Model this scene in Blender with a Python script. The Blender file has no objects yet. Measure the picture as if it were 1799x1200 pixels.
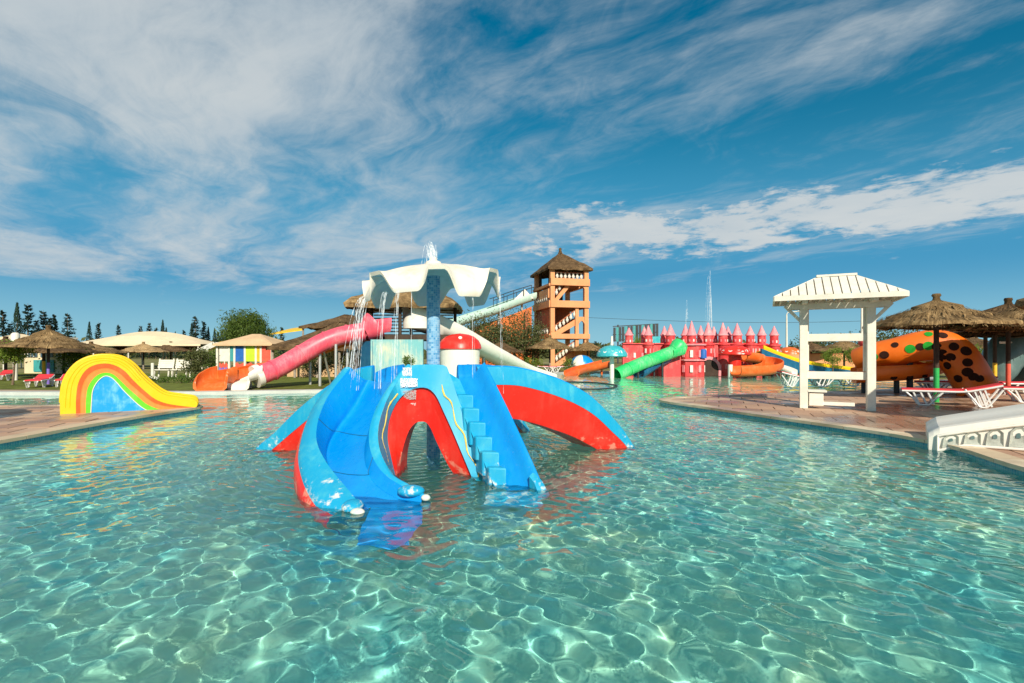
import bpy, bmesh, math, random
import numpy as np
from mathutils import Vector, Matrix
random.seed(7)
RAD = math.radians
sc = bpy.context.scene
col = sc.collection
# ------------------------------------------------------------------ camera
H, F, CX, HY = 1.45, 899.5, 899.5, 618.0      # eye height above the water, focal length in photo pixels, optical centre, horizon row
cam = bpy.data.cameras.new('camera')
cam_o = bpy.data.objects.new('camera', cam)
col.objects.link(cam_o)
cam_o.location = (0, 0, H)
cam_o.rotation_euler = (math.pi / 2, 0, 0)
cam.lens, cam.sensor_width, cam.shift_y, cam.clip_end = 18, 36, 18.5 / 1799, 4000
sc.camera = cam_o
# ------------------------------------------------------------------ sun and sky
SUN_EL, SUN_AZ = RAD(31), RAD(13)             # the sun stands behind the camera, a little to the right
sun_dir = Vector((math.sin(SUN_AZ) * math.cos(SUN_EL), -math.cos(SUN_AZ) * math.cos(SUN_EL), math.sin(SUN_EL)))
sun = bpy.data.lights.new('sun', 'SUN')
sun.energy, sun.angle, sun.color = 5.0, RAD(.53), (1, .91, .75)
sun.cycles.is_caustics_light = True
sun_o = bpy.data.objects.new('sun', sun)
sun_o.rotation_euler = sun_dir.to_track_quat('Z', 'Y').to_euler()
sun_o.location = (5, -20, 20)
col.objects.link(sun_o)
sc.view_settings.view_transform = 'Standard'
sc.view_settings.look = 'None'
sc.view_settings.exposure = 0.24
sc.view_settings.gamma = 1
sc.cycles.use_denoising = True
sc.cycles.max_bounces = 10
sc.cycles.transparent_max_bounces = 24

class NT:
    """small helper to write node trees"""
    def __init__(s, tree): s.t = tree
    def n(s, typ, **kw):
        nd = s.t.nodes.new('ShaderNode' + typ)
        for k, v in kw.items():
            if k.startswith('i_'):
                s.put(nd.inputs[int(k[2:])], v)
            else: setattr(nd, k, v)
        return nd
    def put(s, inp, v):
        if isinstance(v, bpy.types.NodeSocket): s.t.links.new(v, inp)
        elif v is not None: inp.default_value = v
    def m(s, op, a, b=None, c=None, clamp=False):
        nd = s.n('Math', operation=op, use_clamp=clamp)
        s.put(nd.inputs[0], a); s.put(nd.inputs[1], b); s.put(nd.inputs[2], c)
        return nd.outputs[0]
    def mix(s, f, a, b, typ='MIX'):
        nd = s.n('Mix', data_type='RGBA', blend_type=typ)
        s.put(nd.inputs[0], f); s.put(nd.inputs[6], a); s.put(nd.inputs[7], b)
        return nd.outputs[2]
    def noise(s, vec, scale, detail=4, rough=.5, dist=0, out=0):
        nd = s.n('TexNoise')
        s.put(nd.inputs['Vector'], vec)
        s.put(nd.inputs['Scale'], scale); nd.inputs['Detail'].default_value = detail
        nd.inputs['Roughness'].default_value = rough; nd.inputs['Distortion'].default_value = dist
        return nd.outputs[out]
    def ss(s, x, a, b):                        # smoothstep
        nd = s.n('MapRange', interpolation_type='SMOOTHSTEP')
        s.put(nd.inputs[0], x); s.put(nd.inputs[1], a); s.put(nd.inputs[2], b)
        return nd.outputs[0]
    def xyz(s, v):
        nd = s.n('SeparateXYZ'); s.put(nd.inputs[0], v); return nd.outputs
    def comb(s, x, y, z=0.0):
        nd = s.n('CombineXYZ'); s.put(nd.inputs[0], x); s.put(nd.inputs[1], y); s.put(nd.inputs[2], z); return nd.outputs[0]
    def ramp(s, f, stops):
        nd = s.n('ValToRGB'); s.put(nd.inputs[0], f)
        e = nd.color_ramp.elements
        while len(e) < len(stops): e.new(.5)
        for k, (p, c) in enumerate(stops):
            e[k].position = p; e[k].color = (*c, 1) if len(c) == 3 else c
        return nd.outputs[0]

world = bpy.data.worlds.new('World')
sc.world = world
world.use_nodes = True
W = NT(world.node_tree)
bg = world.node_tree.nodes['Background']
sky = W.n('TexSky', sky_type='NISHITA', sun_disc=False, sun_elevation=SUN_EL, sun_rotation=math.pi - SUN_AZ,
          altitude=0, air_density=1.25, dust_density=.0, ozone_density=3.0)
hs = W.n('HueSaturation'); hs.inputs['Saturation'].default_value = 1.5; hs.inputs['Value'].default_value = .76; hs.inputs['Hue'].default_value = .478
W.put(hs.inputs['Color'], sky.outputs[0])
dirv = W.n('TexCoord').outputs['Generated']
dx, dy, dz = W.xyz(dirv)
hyp = W.m('SQRT', W.m('ADD', W.m('MULTIPLY', dx, dx), W.m('MULTIPLY', dy, dy)))
az = W.m('DIVIDE', dx, hyp)                    # -0.71 .. 0.71 across the frame
el = W.m('DIVIDE', dz, hyp)                    # tangent of the elevation
zz = W.m('MAXIMUM', W.m('ADD', dz, .05), .03)
u, v = W.m('DIVIDE', dx, zz), W.m('DIVIDE', dy, zz)      # a flat cloud ceiling seen in perspective
pl = W.comb(u, v, 0.0)
# cirrus sheets, drawn out into streaks
a = RAD(-52)
su = W.m('ADD', W.m('MULTIPLY', u, math.cos(a)), W.m('MULTIPLY', v, math.sin(a)))
sv = W.m('ADD', W.m('MULTIPLY', u, -math.sin(a)), W.m('MULTIPLY', v, math.cos(a)))
warp = W.noise(pl, .55, 3, .5)
st = W.comb(W.m('ADD', W.m('MULTIPLY', su, .62), W.m('MULTIPLY', warp, 1.3)), W.m('ADD', W.m('MULTIPLY', sv, 1.2), W.m('MULTIPLY', warp, 2.0)), 3.7)
cir = W.noise(st, 1.05, 9, .62, .55)
fine = W.noise(W.comb(W.m('MULTIPLY', su, 1.8), W.m('MULTIPLY', sv, 3.6), 1.0), 1.7, 7, .66, .8)
big = W.noise(W.comb(u, v, 8.3), .33, 2, .5)
cover = W.m('ADD', W.m('ADD', W.m('MULTIPLY', W.ss(az, .8, -.6), .15), W.m('MULTIPLY', W.ss(el, .30, .55), .05)), W.m('MULTIPLY', W.ss(el, .12, .2), .03))
cover = W.m('SUBTRACT', cover, W.m('MULTIPLY', W.ss(el, .13, .06), .30))
den = W.m('ADD', W.m('ADD', W.m('MULTIPLY', cir, .72), W.m('MULTIPLY', fine, .2)), W.m('ADD', cover, W.m('MULTIPLY', big, .22)))
cirm = W.m('MULTIPLY', W.ss(den, .58, .92), .88)
# a low bank of altocumulus over the right half and small scattered puffs
puff = W.noise(W.comb(W.m('MULTIPLY', az, 2.0), W.m('MULTIPLY', el, 6.0), .6), 7.5, 9, .64, .2)
bandc = W.m('ADD', .218, W.m('MULTIPLY', W.noise(W.comb(az, 0.0, 2.2), 5.0, 2), .02))
band = W.m('SUBTRACT', 1.0, W.ss(W.m('ABSOLUTE', W.m('SUBTRACT', el, bandc)), .015, .085))
band = W.m('MULTIPLY', band, W.ss(az, -.12, .14))
pm = W.ss(W.m('ADD', puff, W.m('MULTIPLY', band, .34)), .66, .86)
pm = W.m('MULTIPLY', pm, W.ss(el, .10, .15))
pm = W.m('MULTIPLY', pm, W.ss(el, .42, .26))
cm = W.m('MAXIMUM', cirm, W.m('MULTIPLY', pm, .95))
shade = W.noise(W.comb(u, v, 5.0), 1.9, 4, .5)
ccol = W.mix(shade, (4.4, 5.2, 5.8, 1), (6.8, 6.9, 6.7, 1))
lowsky = W.mix(W.ss(el, .0, .16), (2.7, 5.4, 6.5, 1), (.55, 2.95, 5.2, 1))      # clear cyan air towards the horizon
clear = W.mix(W.ss(el, .10, .42), lowsky, hs.outputs[0])
SKYCOL = W.mix(cm, clear, ccol)
W.put(bg.inputs[0], SKYCOL)
bg.inputs[1].default_value = .09

# ------------------------------------------------------------------ positions
def P(px, py, d): return Vector(((px - CX) / F * d, d, H - (py - HY) / F * d))
def G(px, py, z=0.0):
    d = (H - z) * F / (py - HY)
    return Vector(((px - CX) / F * d, d, z))
# ------------------------------------------------------------------ object helpers
def obj(name, me, parent=None, mat=None):
    o = bpy.data.objects.new(name, me)
    col.objects.link(o)
    if parent is not None: o.parent = parent
    if mat is not None: me.materials.append(mat)
    return o
def tag(o, label=None, cat=None, group=None, kind=None):
    for k, val in (('label', label), ('category', cat), ('group', group), ('kind', kind)):
        if val: o[k] = val
    return o
def thing(name, label, cat, loc=(0, 0, 0), rz=0.0, group=None):
    o = bpy.data.objects.new(name, None)
    o.empty_display_size = .2
    col.objects.link(o)
    o.location = loc
    o.rotation_euler = (0, 0, rz)
    return tag(o, label, cat, group)
def copy_tree(o, parent=None, loc=None, rz=None, label=None, scale=None, mats=None):
    c = o.copy(); col.objects.link(c); c.parent = parent
    if loc is not None: c.location = loc
    if rz is not None: c.rotation_euler = (0, 0, rz)
    if scale is not None: c.scale = scale if hasattr(scale, '__len__') else (scale,) * 3
    if label: c['label'] = label
    for ch in list(o.children): copy_tree(ch, c)
    return c
def cr(pts, n=8, closed=False):
    """Catmull-Rom through points of any dimension"""
    pts = [np.array(p, float) for p in pts]
    L = len(pts); out = []
    for i in range(L if closed else L - 1):
        if closed: p0, p1, p2, p3 = (pts[(i + k) % L] for k in (-1, 0, 1, 2))
        else: p0, p1, p2, p3 = pts[max(i - 1, 0)], pts[i], pts[i + 1], pts[min(i + 2, L - 1)]
        for k in range(n):
            t = k / n
            out.append(.5 * (2 * p1 + (p2 - p0) * t + (2 * p0 - 5 * p1 + 4 * p2 - p3) * t * t + (3 * p1 - p0 - 3 * p2 + p3) * t ** 3))
    if not closed: out.append(pts[-1])
    return out
class MB:
    """collects shapes for ONE mesh object"""
    def __init__(s): s.v = []; s.f = []
    def add(s, vs, fs):
        b = len(s.v)
        s.v += [tuple(map(float, p)) for p in vs]; s.f += [tuple(i + b for i in q) for q in fs]
        return s
    def box(s, c, size, rz=0.0, M=None, bev=0.0):
        x, y, z = (q / 2 for q in size)
        if bev:
            vs = []
            b = bev
            for zz, i in ((-z, b), (-z + b, 0), (z - b, 0), (z, b)):
                X, Y = x - i, y - i
                vs += [(-X + b, -Y, zz), (X - b, -Y, zz), (X, -Y + b, zz), (X, Y - b, zz), (X - b, Y, zz), (-X + b, Y, zz), (-X, Y - b, zz), (-X, -Y + b, zz)]
            fs = [tuple(range(7, -1, -1)), tuple(range(24, 32))]
            for r in range(3):
                for k in range(8): fs.append((r * 8 + k, r * 8 + (k + 1) % 8, r * 8 + 8 + (k + 1) % 8, r * 8 + 8 + k))
        else:
            vs = [(-x, -y, -z), (x, -y, -z), (x, y, -z), (-x, y, -z), (-x, -y, z), (x, -y, z), (x, y, z), (-x, y, z)]
            fs = [(3, 2, 1, 0), (4, 5, 6, 7), (0, 1, 5, 4), (1, 2, 6, 5), (2, 3, 7, 6), (3, 0, 4, 7)]
        M = M or Matrix.Rotation(rz, 4, 'Z')
        c = Vector(c)
        return s.add([M @ Vector(p) + c for p in vs], fs)
    def bar(s, a, b, w, h):
        """a straight beam from a to b, w wide and h high"""
        a, b = Vector(a), Vector(b)
        t = (b - a); L = t.length; t.normalize()
        up = Vector((0, 0, 1)) if abs(t.z) < .99 else Vector((0, 1, 0))
        sd = t.cross(up).normalized(); up = sd.cross(t)
        vs = [p + sd * i * w / 2 + up * j * h / 2 for p in (a, b) for i, j in ((-1, -1), (1, -1), (1, 1), (-1, 1))]
        return s.add(vs, [(3, 2, 1, 0), (4, 5, 6, 7), (0, 1, 5, 4), (1, 2, 6, 5), (2, 3, 7, 6), (3, 0, 4, 7)])
    def tube(s, path, r, n=10, cap=True, flat=1.0):
        path = [Vector(p) for p in path]
        L = len(path)
        rr = r if hasattr(r, '__len__') else [r] * L
        vs = []; prev = None
        for i, p in enumerate(path):
            t = (path[min(i + 1, L - 1)] - path[max(i - 1, 0)]).normalized()
            if prev is None:
                prev = t.orthogonal().normalized()
                if abs(t.z) < .95: prev = t.cross(Vector((0, 0, 1))).normalized()
            sd = (prev - t * prev.dot(t)).normalized(); prev = sd
            up = sd.cross(t)
            for k in range(n):
                a = 2 * math.pi * k / n
                vs.append(p + (sd * math.cos(a) + up * math.sin(a) * flat) * rr[i])
        fs = [(i * n + k, i * n + (k + 1) % n, (i + 1) * n + (k + 1) % n, (i + 1) * n + k) for i in range(L - 1) for k in range(n)]
        if cap: fs += [tuple(range(n - 1, -1, -1)), tuple((L - 1) * n + k for k in range(n))]
        return s.add(vs, fs)
    def lathe(s, prof, n=24, c=(0, 0, 0), rfn=None, a0=0.0, a1=2 * math.pi):
        full = abs(a1 - a0 - 2 * math.pi) < 1e-6
        m = n if full else n + 1
        vs = []
        for i, (r, z) in enumerate(prof):
            for k in range(m):
                a = a0 + (a1 - a0) * k / n
                q = rfn(i, a) if rfn else (1, 0)
                vs.append((c[0] + math.cos(a) * r * q[0], c[1] + math.sin(a) * r * q[0], c[2] + z + q[1]))
        fs = [(i * m + k, i * m + (k + 1) % m, (i + 1) * m + (k + 1) % m, (i + 1) * m + k) for i in range(len(prof) - 1) for k in range(n)]
        return s.add(vs, fs)
    def sweep(s, path, prof, closed=True, caps=True, upz=True):
        """prof(t) -> [(side, up)], same count for every t; side is to the right of the walking direction"""
        path = [Vector(p) for p in path]; L = len(path); vs = []
        for i, p in enumerate(path):
            t = (path[min(i + 1, L - 1)] - path[max(i - 1, 0)])
            th = Vector((t.x, t.y, 0)).normalized()
            sd = th.cross(Vector((0, 0, 1)))
            up = Vector((0, 0, 1)) if upz else sd.cross(t.normalized())
            q = prof(i / (L - 1))
            vs += [p + sd * a + up * b for a, b in q]
        n = len(q)
        fs = [(i * n + k, i * n + (k + 1) % n, (i + 1) * n + (k + 1) % n, (i + 1) * n + k) for i in range(L - 1) for k in range(n if closed else n - 1)]
        if closed and caps: fs += [tuple(range(n - 1, -1, -1)), tuple((L - 1) * n + k for k in range(n))]
        return s.add(vs, fs)
    def strip(s, A, B):
        n = len(A)
        return s.add(list(A) + list(B), [(i, i + 1, n + i + 1, n + i) for i in range(n - 1)])
    def ball(s, c, r, n=10, sz=1.0, zmin=-1.0):
        prof = []
        m = max(4, n // 2)
        for i in range(m + 1):
            a = -math.pi / 2 + math.pi * i / m
            if math.sin(a) < zmin: continue
            prof.append((max(r * math.cos(a), 1e-4), r * math.sin(a) * sz))
        return s.lathe(prof, n, c)
    def build(s, name, mat, parent=None, smooth=0, world=False):
        me = bpy.data.meshes.new(name)
        me.from_pydata(s.v, [], s.f); me.validate(); me.update()
        if smooth:
            me.polygons.foreach_set('use_smooth', [True] * len(me.polygons))
            me.set_sharp_from_angle(angle=RAD(smooth))
        return obj(name, me, parent, mat)
def fixn(o):
    bm = bmesh.new(); bm.from_mesh(o.data)
    bmesh.ops.recalc_face_normals(bm, faces=bm.faces); bm.to_mesh(o.data); bm.free()
    return o
# ------------------------------------------------------------------ materials
MATS = {}
def newmat(name):
    m = bpy.data.materials.new(name); m.use_nodes = True
    t = NT(m.node_tree)
    return m, t, m.node_tree.nodes['Principled BSDF']
def L3(c): return (*c, 1.0)
def plain(name, c, rough=.6, var=.25, scale=6.0, bump=0.0, spec=.4, metal=0.0):
    """a painted or natural surface with uneven tone"""
    m, t, b = newmat(name)
    g = t.n('TexCoord').outputs['Object']
    n1 = t.noise(g, scale, 5, .6)
    n2 = t.noise(g, scale * 7, 3, .6)
    f = t.m('ADD', t.m('MULTIPLY', n1, .7), t.m('MULTIPLY', n2, .3))
    lo = tuple(x * (1 - var) for x in c); hi = tuple(min(x * (1 + var), .95) for x in c)
    t.put(b.inputs['Base Color'], t.mix(t.ss(f, .3, .7), L3(lo), L3(hi)))
    t.put(b.inputs['Roughness'], t.m('ADD', rough - .08, t.m('MULTIPLY', n2, .16)))
    b.inputs['Specular IOR Level'].default_value = spec
    b.inputs['Metallic'].default_value = metal
    if bump:
        bp = t.n('Bump'); bp.inputs['Strength'].default_value = bump; bp.inputs['Distance'].default_value = .02
        t.put(bp.inputs['Height'], f); t.put(b.inputs['Normal'], bp.outputs[0])
    MATS[name] = m
    return m
def gelcoat(name, c, fade, rough=.32, amount=.5, wear=None, wz=(0.45, 0.0), scale=3.0):
    """moulded fibreglass: bleached clouds, fine scuffs, drip streaks; wear = colour of worn-through patches near the water"""
    m, t, b = newmat(name)
    g = t.n('TexCoord').outputs['Object']
    wp = t.n('NewGeometry').outputs['Position']
    x, y, z = t.xyz(wp)
    n1 = t.noise(wp, scale, 6, .62, .4)
    drip = t.noise(t.comb(t.m('MULTIPLY', x, 14.0), t.m('MULTIPLY', y, 14.0), t.m('MULTIPLY', z, 1.6)), 1.0, 4, .6)
    f = t.m('MULTIPLY', t.ss(t.m('ADD', t.m('MULTIPLY', n1, .65), t.m('MULTIPLY', drip, .35)), .44, .72), amount)
    cc = t.mix(f, L3(c), L3(fade))
    scuff = t.noise(wp, 38.0, 4, .7)
    cc = t.mix(t.m('MULTIPLY', t.ss(scuff, .6, .78), .25), cc, L3(tuple(.5 * q + .35 for q in fade)))
    if wear:
        low = t.ss(z, wz[0], wz[1])
        wn = t.noise(wp, 7.0, 7, .68, .3)
        cc = t.mix(t.m('MULTIPLY', t.ss(t.m('ADD', wn, t.m('MULTIPLY', low, .20)), .71, .82), .85), cc, L3(wear))
    t.put(b.inputs['Base Color'], cc)
    t.put(b.inputs['Roughness'], t.m('ADD', rough, t.m('MULTIPLY', f, .3)))
    b.inputs['Specular IOR Level'].default_value = .45
    bp = t.n('Bump'); bp.inputs['Strength'].default_value = .12; bp.inputs['Distance'].default_value = .02
    t.put(bp.inputs['Height'], n1); t.put(b.inputs['Normal'], bp.outputs[0])
    MATS[name] = m
    return m
def thatch_mat(name, c1, c2, c3):
    m, t, b = newmat(name)
    g = t.n('TexCoord').outputs['Object']
    x, y, z = t.xyz(g)
    ang = t.m('ARCTAN2', y, x)
    rr = t.m('SQRT', t.m('ADD', t.m('MULTIPLY', x, x), t.m('MULTIPLY', y, y)))
    n = t.noise(t.comb(t.m('MULTIPLY', ang, 22.0), t.m('MULTIPLY', rr, 2.2), t.m('MULTIPLY', z, 3.0)), 1.6, 6, .7)
    p = t.noise(g, 2.2, 4, .6)
    f = t.m('ADD', t.m('MULTIPLY', n, .65), t.m('MULTIPLY', p, .4))
    t.put(b.inputs['Base Color'], t.ramp(f, [(.36, c1), (.52, c2), (.68, c3)]))
    b.inputs['Roughness'].default_value = .95
    b.inputs['Specular IOR Level'].default_value = .1
    bp = t.n('Bump'); bp.inputs['Strength'].default_value = .9; bp.inputs['Distance'].default_value = .03
    t.put(bp.inputs['Height'], n); t.put(b.inputs['Normal'], bp.outputs[0])
    MATS[name] = m
def leaf_mat(name, c1, c2, trans=.3):
    m, t, b = newmat(name)
    g = t.n('NewGeometry').outputs['Position']
    n = t.noise(g, .9, 3, .6); n2 = t.noise(g, 9.0, 2, .6)
    t.put(b.inputs['Base Color'], t.mix(t.ss(t.m('ADD', t.m('MULTIPLY', n, .5), t.m('MULTIPLY', n2, .5)), .35, .65), L3(c1), L3(c2)))
    b.inputs['Roughness'].default_value = .6; b.inputs['Specular IOR Level'].default_value = .25
    tr = t.n('BsdfTranslucent'); tr.inputs[0].default_value = L3(tuple(q * 1.2 for q in c2))
    mx = t.n('MixShader'); mx.inputs[0].default_value = trans
    t.t.links.new(b.outputs[0], mx.inputs[1]); t.t.links.new(tr.outputs[0], mx.inputs[2])
    t.t.links.new(mx.outputs[0], m.node_tree.nodes['Material Output'].inputs[0])
    MATS[name] = m
M = MATS
gelcoat('blue_gel', (.0, .245, .66), (.005, .32, .70), amount=.6, rough=.26)
gelcoat('cyan_gel', (.004, .32, .56), (.08, .46, .54), amount=.7, rough=.48, wear=(.72, .70, .62), wz=(.5, .05))
gelcoat('red_gel', (.78, .022, .012), (.80, .07, .045), amount=.7, wear=(.78, .26, .18), wz=(.42, .10))
gelcoat('white_gel', (.78, .74, .66), (.70, .60, .48), amount=.6, rough=.4)
gelcoat('canopy_gel', (.79, .72, .61), (.60, .49, .36), amount=.7, rough=.45)
gelcoat('parapet_gel', (.10, .38, .42), (.62, .60, .44), amount=1.0, rough=.5, scale=2.4)
gelcoat('pink_gel', (.80, .08, .13), (.84, .27, .30), amount=.8, rough=.38, scale=1.2)
gelcoat('orange_gel', (.72, .12, .015), (.78, .24, .07), amount=.7, rough=.4)
gelcoat('dot_orange_gel', (.74, .14, .006), (.80, .20, .015), amount=.6, rough=.4)
gelcoat('green_gel', (.02, .52, .14), (.30, .62, .34), amount=.9, rough=.4, scale=.9)
gelcoat('castle_red', (.68, .045, .05), (.74, .22, .20), amount=.75, rough=.5, scale=2.0)
gelcoat('castle_pink', (.76, .24, .27), (.80, .50, .46), amount=.8, rough=.5, scale=2.0)
gelcoat('yellow_gel', (.83, .50, .006), (.85, .56, .02), amount=.5, rough=.34)
gelcoat('rainbow_red', (.80, .10, .012), (.82, .17, .03), amount=.6, rough=.4)
gelcoat('rainbow_orange', (.84, .24, .04), (.85, .32, .10), amount=.6, rough=.4)
gelcoat('rainbow_green', (.12, .55, .02), (.26, .62, .08), amount=.6, rough=.4)
gelcoat('rainbow_blue', (.0, .30, .66), (.16, .52, .72), amount=1.0, rough=.4, scale=4.5)
gelcoat('dark_blue_gel', (.01, .10, .20), (.05, .22, .30), amount=.6)
gelcoat('seafoam_gel', (.42, .60, .52), (.60, .66, .56), amount=.8, rough=.45)
gelcoat('teal_gel', (.03, .38, .44), (.20, .55, .58), amount=.7)
gelcoat('slate_gel', (.10, .17, .17), (.20, .28, .27), amount=.7)
plain('white_paint', (.72, .68, .58), .55, .12, 3)
plain('white_plastic', (.74, .73, .70), .4, .06, 4)
plain('cream_fabric', (.72, .58, .38), .85, .10, .7)
plain('tan_fabric', (.62, .42, .24), .85, .12, 1.2)
plain('yellow_paint', (.80, .48, .02), .6, .12, 1.0)
plain('terracotta', (.70, .31, .135), .8, .12, 1.2, .15)
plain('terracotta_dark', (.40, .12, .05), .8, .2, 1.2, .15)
plain('orange_wall', (.60, .16, .04), .8, .2, .8, .15)
plain('brick_tan', (.52, .34, .18), .85, .2, 3.0, .3)
plain('wood_dark', (.055, .035, .022), .75, .3, 5)
plain('wood_grey', (.30, .25, .20), .8, .3, 5)
plain('bark', (.16, .11, .07), .9, .35, 6, .5)
plain('steel', (.55, .55, .52), .4, .12, 5, metal=.6)
plain('dark_metal', (.03, .035, .04), .5, .3, 4)
plain('cushion_red', (.72, .045, .06), .8, .15, 4)
plain('paint_purple', (.20, .13, .48), .6, .15, 4)
plain('paint_yellow', (.80, .46, .03), .6, .15, 4)
plain('paint_green', (.02, .36, .08), .55, .2, 4)
plain('paint_red', (.68, .10, .06), .6, .2, 4)
plain('paint_blue', (.02, .12, .42), .6, .15, 4)
plain('paint_lime', (.48, .66, .03), .6, .15, 4)
plain('paint_teal', (.05, .30, .30), .6, .15, 4)
plain('gate_shade', (.05, .03, .022), .9, .3, 3)
plain('glass_dark', (.06, .10, .13), .12, .2, 3, spec=.6)
plain('spot_black', (.03, .012, .008), .9, .3, 6, spec=.1)
plain('spot_green', (.02, .26, .03), .9, .2, 6, spec=.1)
plain('spot_white', (.80, .74, .68), .5, .1, 6)
plain('line_yellow', (.78, .56, .10), .6, .2, 14)
plain('rubber_black', (.02, .03, .035), .5, .2, 6)
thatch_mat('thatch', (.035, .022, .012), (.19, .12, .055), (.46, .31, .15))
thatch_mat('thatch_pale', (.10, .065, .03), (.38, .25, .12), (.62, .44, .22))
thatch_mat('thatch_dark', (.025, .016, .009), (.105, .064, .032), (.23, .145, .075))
leaf_mat('leaf_conifer', (.012, .030, .024), (.035, .070, .045), .1)
leaf_mat('leaf_olive', (.05, .065, .022), (.13, .14, .045), .25)
leaf_mat('leaf_green', (.045, .095, .015), (.13, .20, .03), .3)
leaf_mat('leaf_weep', (.035, .075, .012), (.11, .16, .025), .3)
leaf_mat('leaf_bright', (.08, .15, .015), (.22, .28, .04), .3)
# ================================================================== THE SETTING
POOL = [(-8.2, -5), (7.4, -5), (6.7, 0), (5.95, 4), (6.0, 5.9), (6.35, 7.2), (6.35, 8.3), (6.05, 9.3), (5.6, 10.4), (4.85, 12.4), (4.4, 13.5), (4.2, 14.3), (4.35, 14.9),
        (4.9, 15.4), (6.0, 15.9), (7.6, 16.5), (10.2, 17.4), (13.5, 18.6), (17, 21), (21, 26), (25, 32), (26, 37), (19, 38), (12, 37.5), (4.6, 35), (2.6, 32.5), (1.9, 30),
        (-1, 25), (-3.5, 21), (-6, 18.5), (-8.9, 17.7), (-11, 17.3), (-15, 17.2), (-20, 17.2), (-25, 16.4), (-25, 13.6), (-19, 13.1), (-14, 13.0), (-11, 13.2), (-9.3, 13.4),
        (-8.3, 13.25), (-7.75, 12.75), (-7.8, 11.9), (-7.9, 10.7), (-7.9, 9.3), (-7.85, 7.8), (-8, 4), (-8.2, 0)]
shore = [Vector((p[0], p[1])) for p in cr(POOL, 5, True)]
GZ, DEPTH = .07, -.70
def inside(pt, poly):
    x, y = pt; c = False; j = len(poly) - 1
    for i in range(len(poly)):
        xi, yi = poly[i]; xj, yj = poly[j]
        if (yi > y) != (yj > y) and x < (xj - xi) * (y - yi) / (yj - yi) + xi: c = not c
        j = i
    return c
def clip(poly, tile):
    """part of a polygon inside a convex counter-clockwise tile"""
    out = list(poly)
    for i in range(len(tile)):
        a, b = tile[i], tile[(i + 1) % len(tile)]
        src, out = out, []
        for k in range(len(src)):
            p, q = src[k], src[(k + 1) % len(src)]
            sp = (b[0] - a[0]) * (p[1] - a[1]) - (b[1] - a[1]) * (p[0] - a[0])
            sq = (b[0] - a[0]) * (q[1] - a[1]) - (b[1] - a[1]) * (q[0] - a[0])
            if sp >= 0: out.append(p)
            if (sp >= 0) != (sq >= 0):
                t = sp / (sp - sq); out.append((p[0] + (q[0] - p[0]) * t, p[1] + (q[1] - p[1]) * t))
        if not out: return []
    return out
# ground with the pool cut out
bm = bmesh.new()
def loop(pts, z):
    vs = [bm.verts.new((p[0], p[1], z)) for p in pts]
    return [bm.edges.new((vs[i], vs[(i + 1) % len(vs)])) for i in range(len(vs))]
R = 1800
ed = loop([(-R, -R), (R, -R), (R, R), (-R, R)], GZ) + loop(shore, GZ)
bmesh.ops.triangle_fill(bm, use_beauty=True, use_dissolve=False, edges=ed)
bmesh.ops.recalc_face_normals(bm, faces=bm.faces)
me = bpy.data.meshes.new('ground'); bm.to_mesh(me); bm.free()
if me.polygons[0].normal.z < 0: me.flip_normals()
m, t, b = newmat('ground_mat')
g = t.n('NewGeometry').outputs['Position']
n1 = t.noise(g, .12, 5, .6); n2 = t.noise(g, 2.5, 5, .65)
t.put(b.inputs['Base Color'], t.ramp(t.m('ADD', t.m('MULTIPLY', n1, .6), t.m('MULTIPLY', n2, .4)), [(.35, (.10, .12, .035)), (.5, (.20, .19, .07)), (.62, (.34, .27, .16))]))
b.inputs['Roughness'].default_value = .95; b.inputs['Specular IOR Level'].default_value = .1
tag(obj('ground', me, None, m), kind='structure')
# pool floor and walls
m, t, b = newmat('pool_floor_mat')
g = t.n('NewGeometry').outputs['Position']
n1 = t.noise(g, .35, 4, .6); n2 = t.noise(g, 3.0, 4, .6)
cc = t.ramp(t.m('ADD', t.m('MULTIPLY', n1, .7), t.m('MULTIPLY', n2, .3)), [(.36, (.19, .63, .61)), (.5, (.38, .71, .56)), (.64, (.62, .76, .46))])
t.put(b.inputs['Base Color'], cc)
b.inputs['Roughness'].default_value = .8; b.inputs['Specular IOR Level'].default_value = 0
pool_floor_mat = m
me = bpy.data.meshes.new('pool_floor')
bm = bmesh.new()
fc = bm.faces.new([bm.verts.new((p.x, p.y, DEPTH)) for p in shore])
bmesh.ops.triangulate(bm, faces=[fc]); bm.normal_update(); bm.to_mesh(me); bm.free()
if me.polygons[0].normal.z < 0: me.flip_normals()
pf = tag(obj('pool_floor', me, None, m), kind='structure'); pf.cycles.is_caustics_receiver = True
m, t, b = newmat('pool_wall_mat')                     # small blue mosaic tiles
g = t.n('TexCoord').outputs['UV']
br = t.n('TexBrick'); br.offset = 0; t.put(br.inputs['Vector'], g)
br.inputs['Color1'].default_value = (.03, .22, .34, 1); br.inputs['Color2'].default_value = (.08, .36, .44, 1); br.inputs['Mortar'].default_value = (.4, .5, .48, 1)
br.inputs['Scale'].default_value = 12; br.inputs['Mortar Size'].default_value = .012; br.inputs['Brick Width'].default_value = .5; br.inputs['Row Height'].default_value = .5
t.put(b.inputs['Base Color'], br.outputs[0]); b.inputs['Roughness'].default_value = .25
me = bpy.data.meshes.new('pool_wall')
n = len(shore); vs = []; fs = []; uv = []
run = 0
for i, p in enumerate(shore):
    vs += [(p.x, p.y, GZ + .002), (p.x, p.y, DEPTH - .01)]
for i in range(n):
    j = (i + 1) % n; fs.append((2 * i, 2 * j, 2 * j + 1, 2 * i + 1))
    L = (shore[j] - shore[i]).length
    uv += [(run, GZ), (run + L, GZ), (run + L, DEPTH), (run, DEPTH)]; run += L
me.from_pydata(vs, [], fs); me.update()
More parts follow.
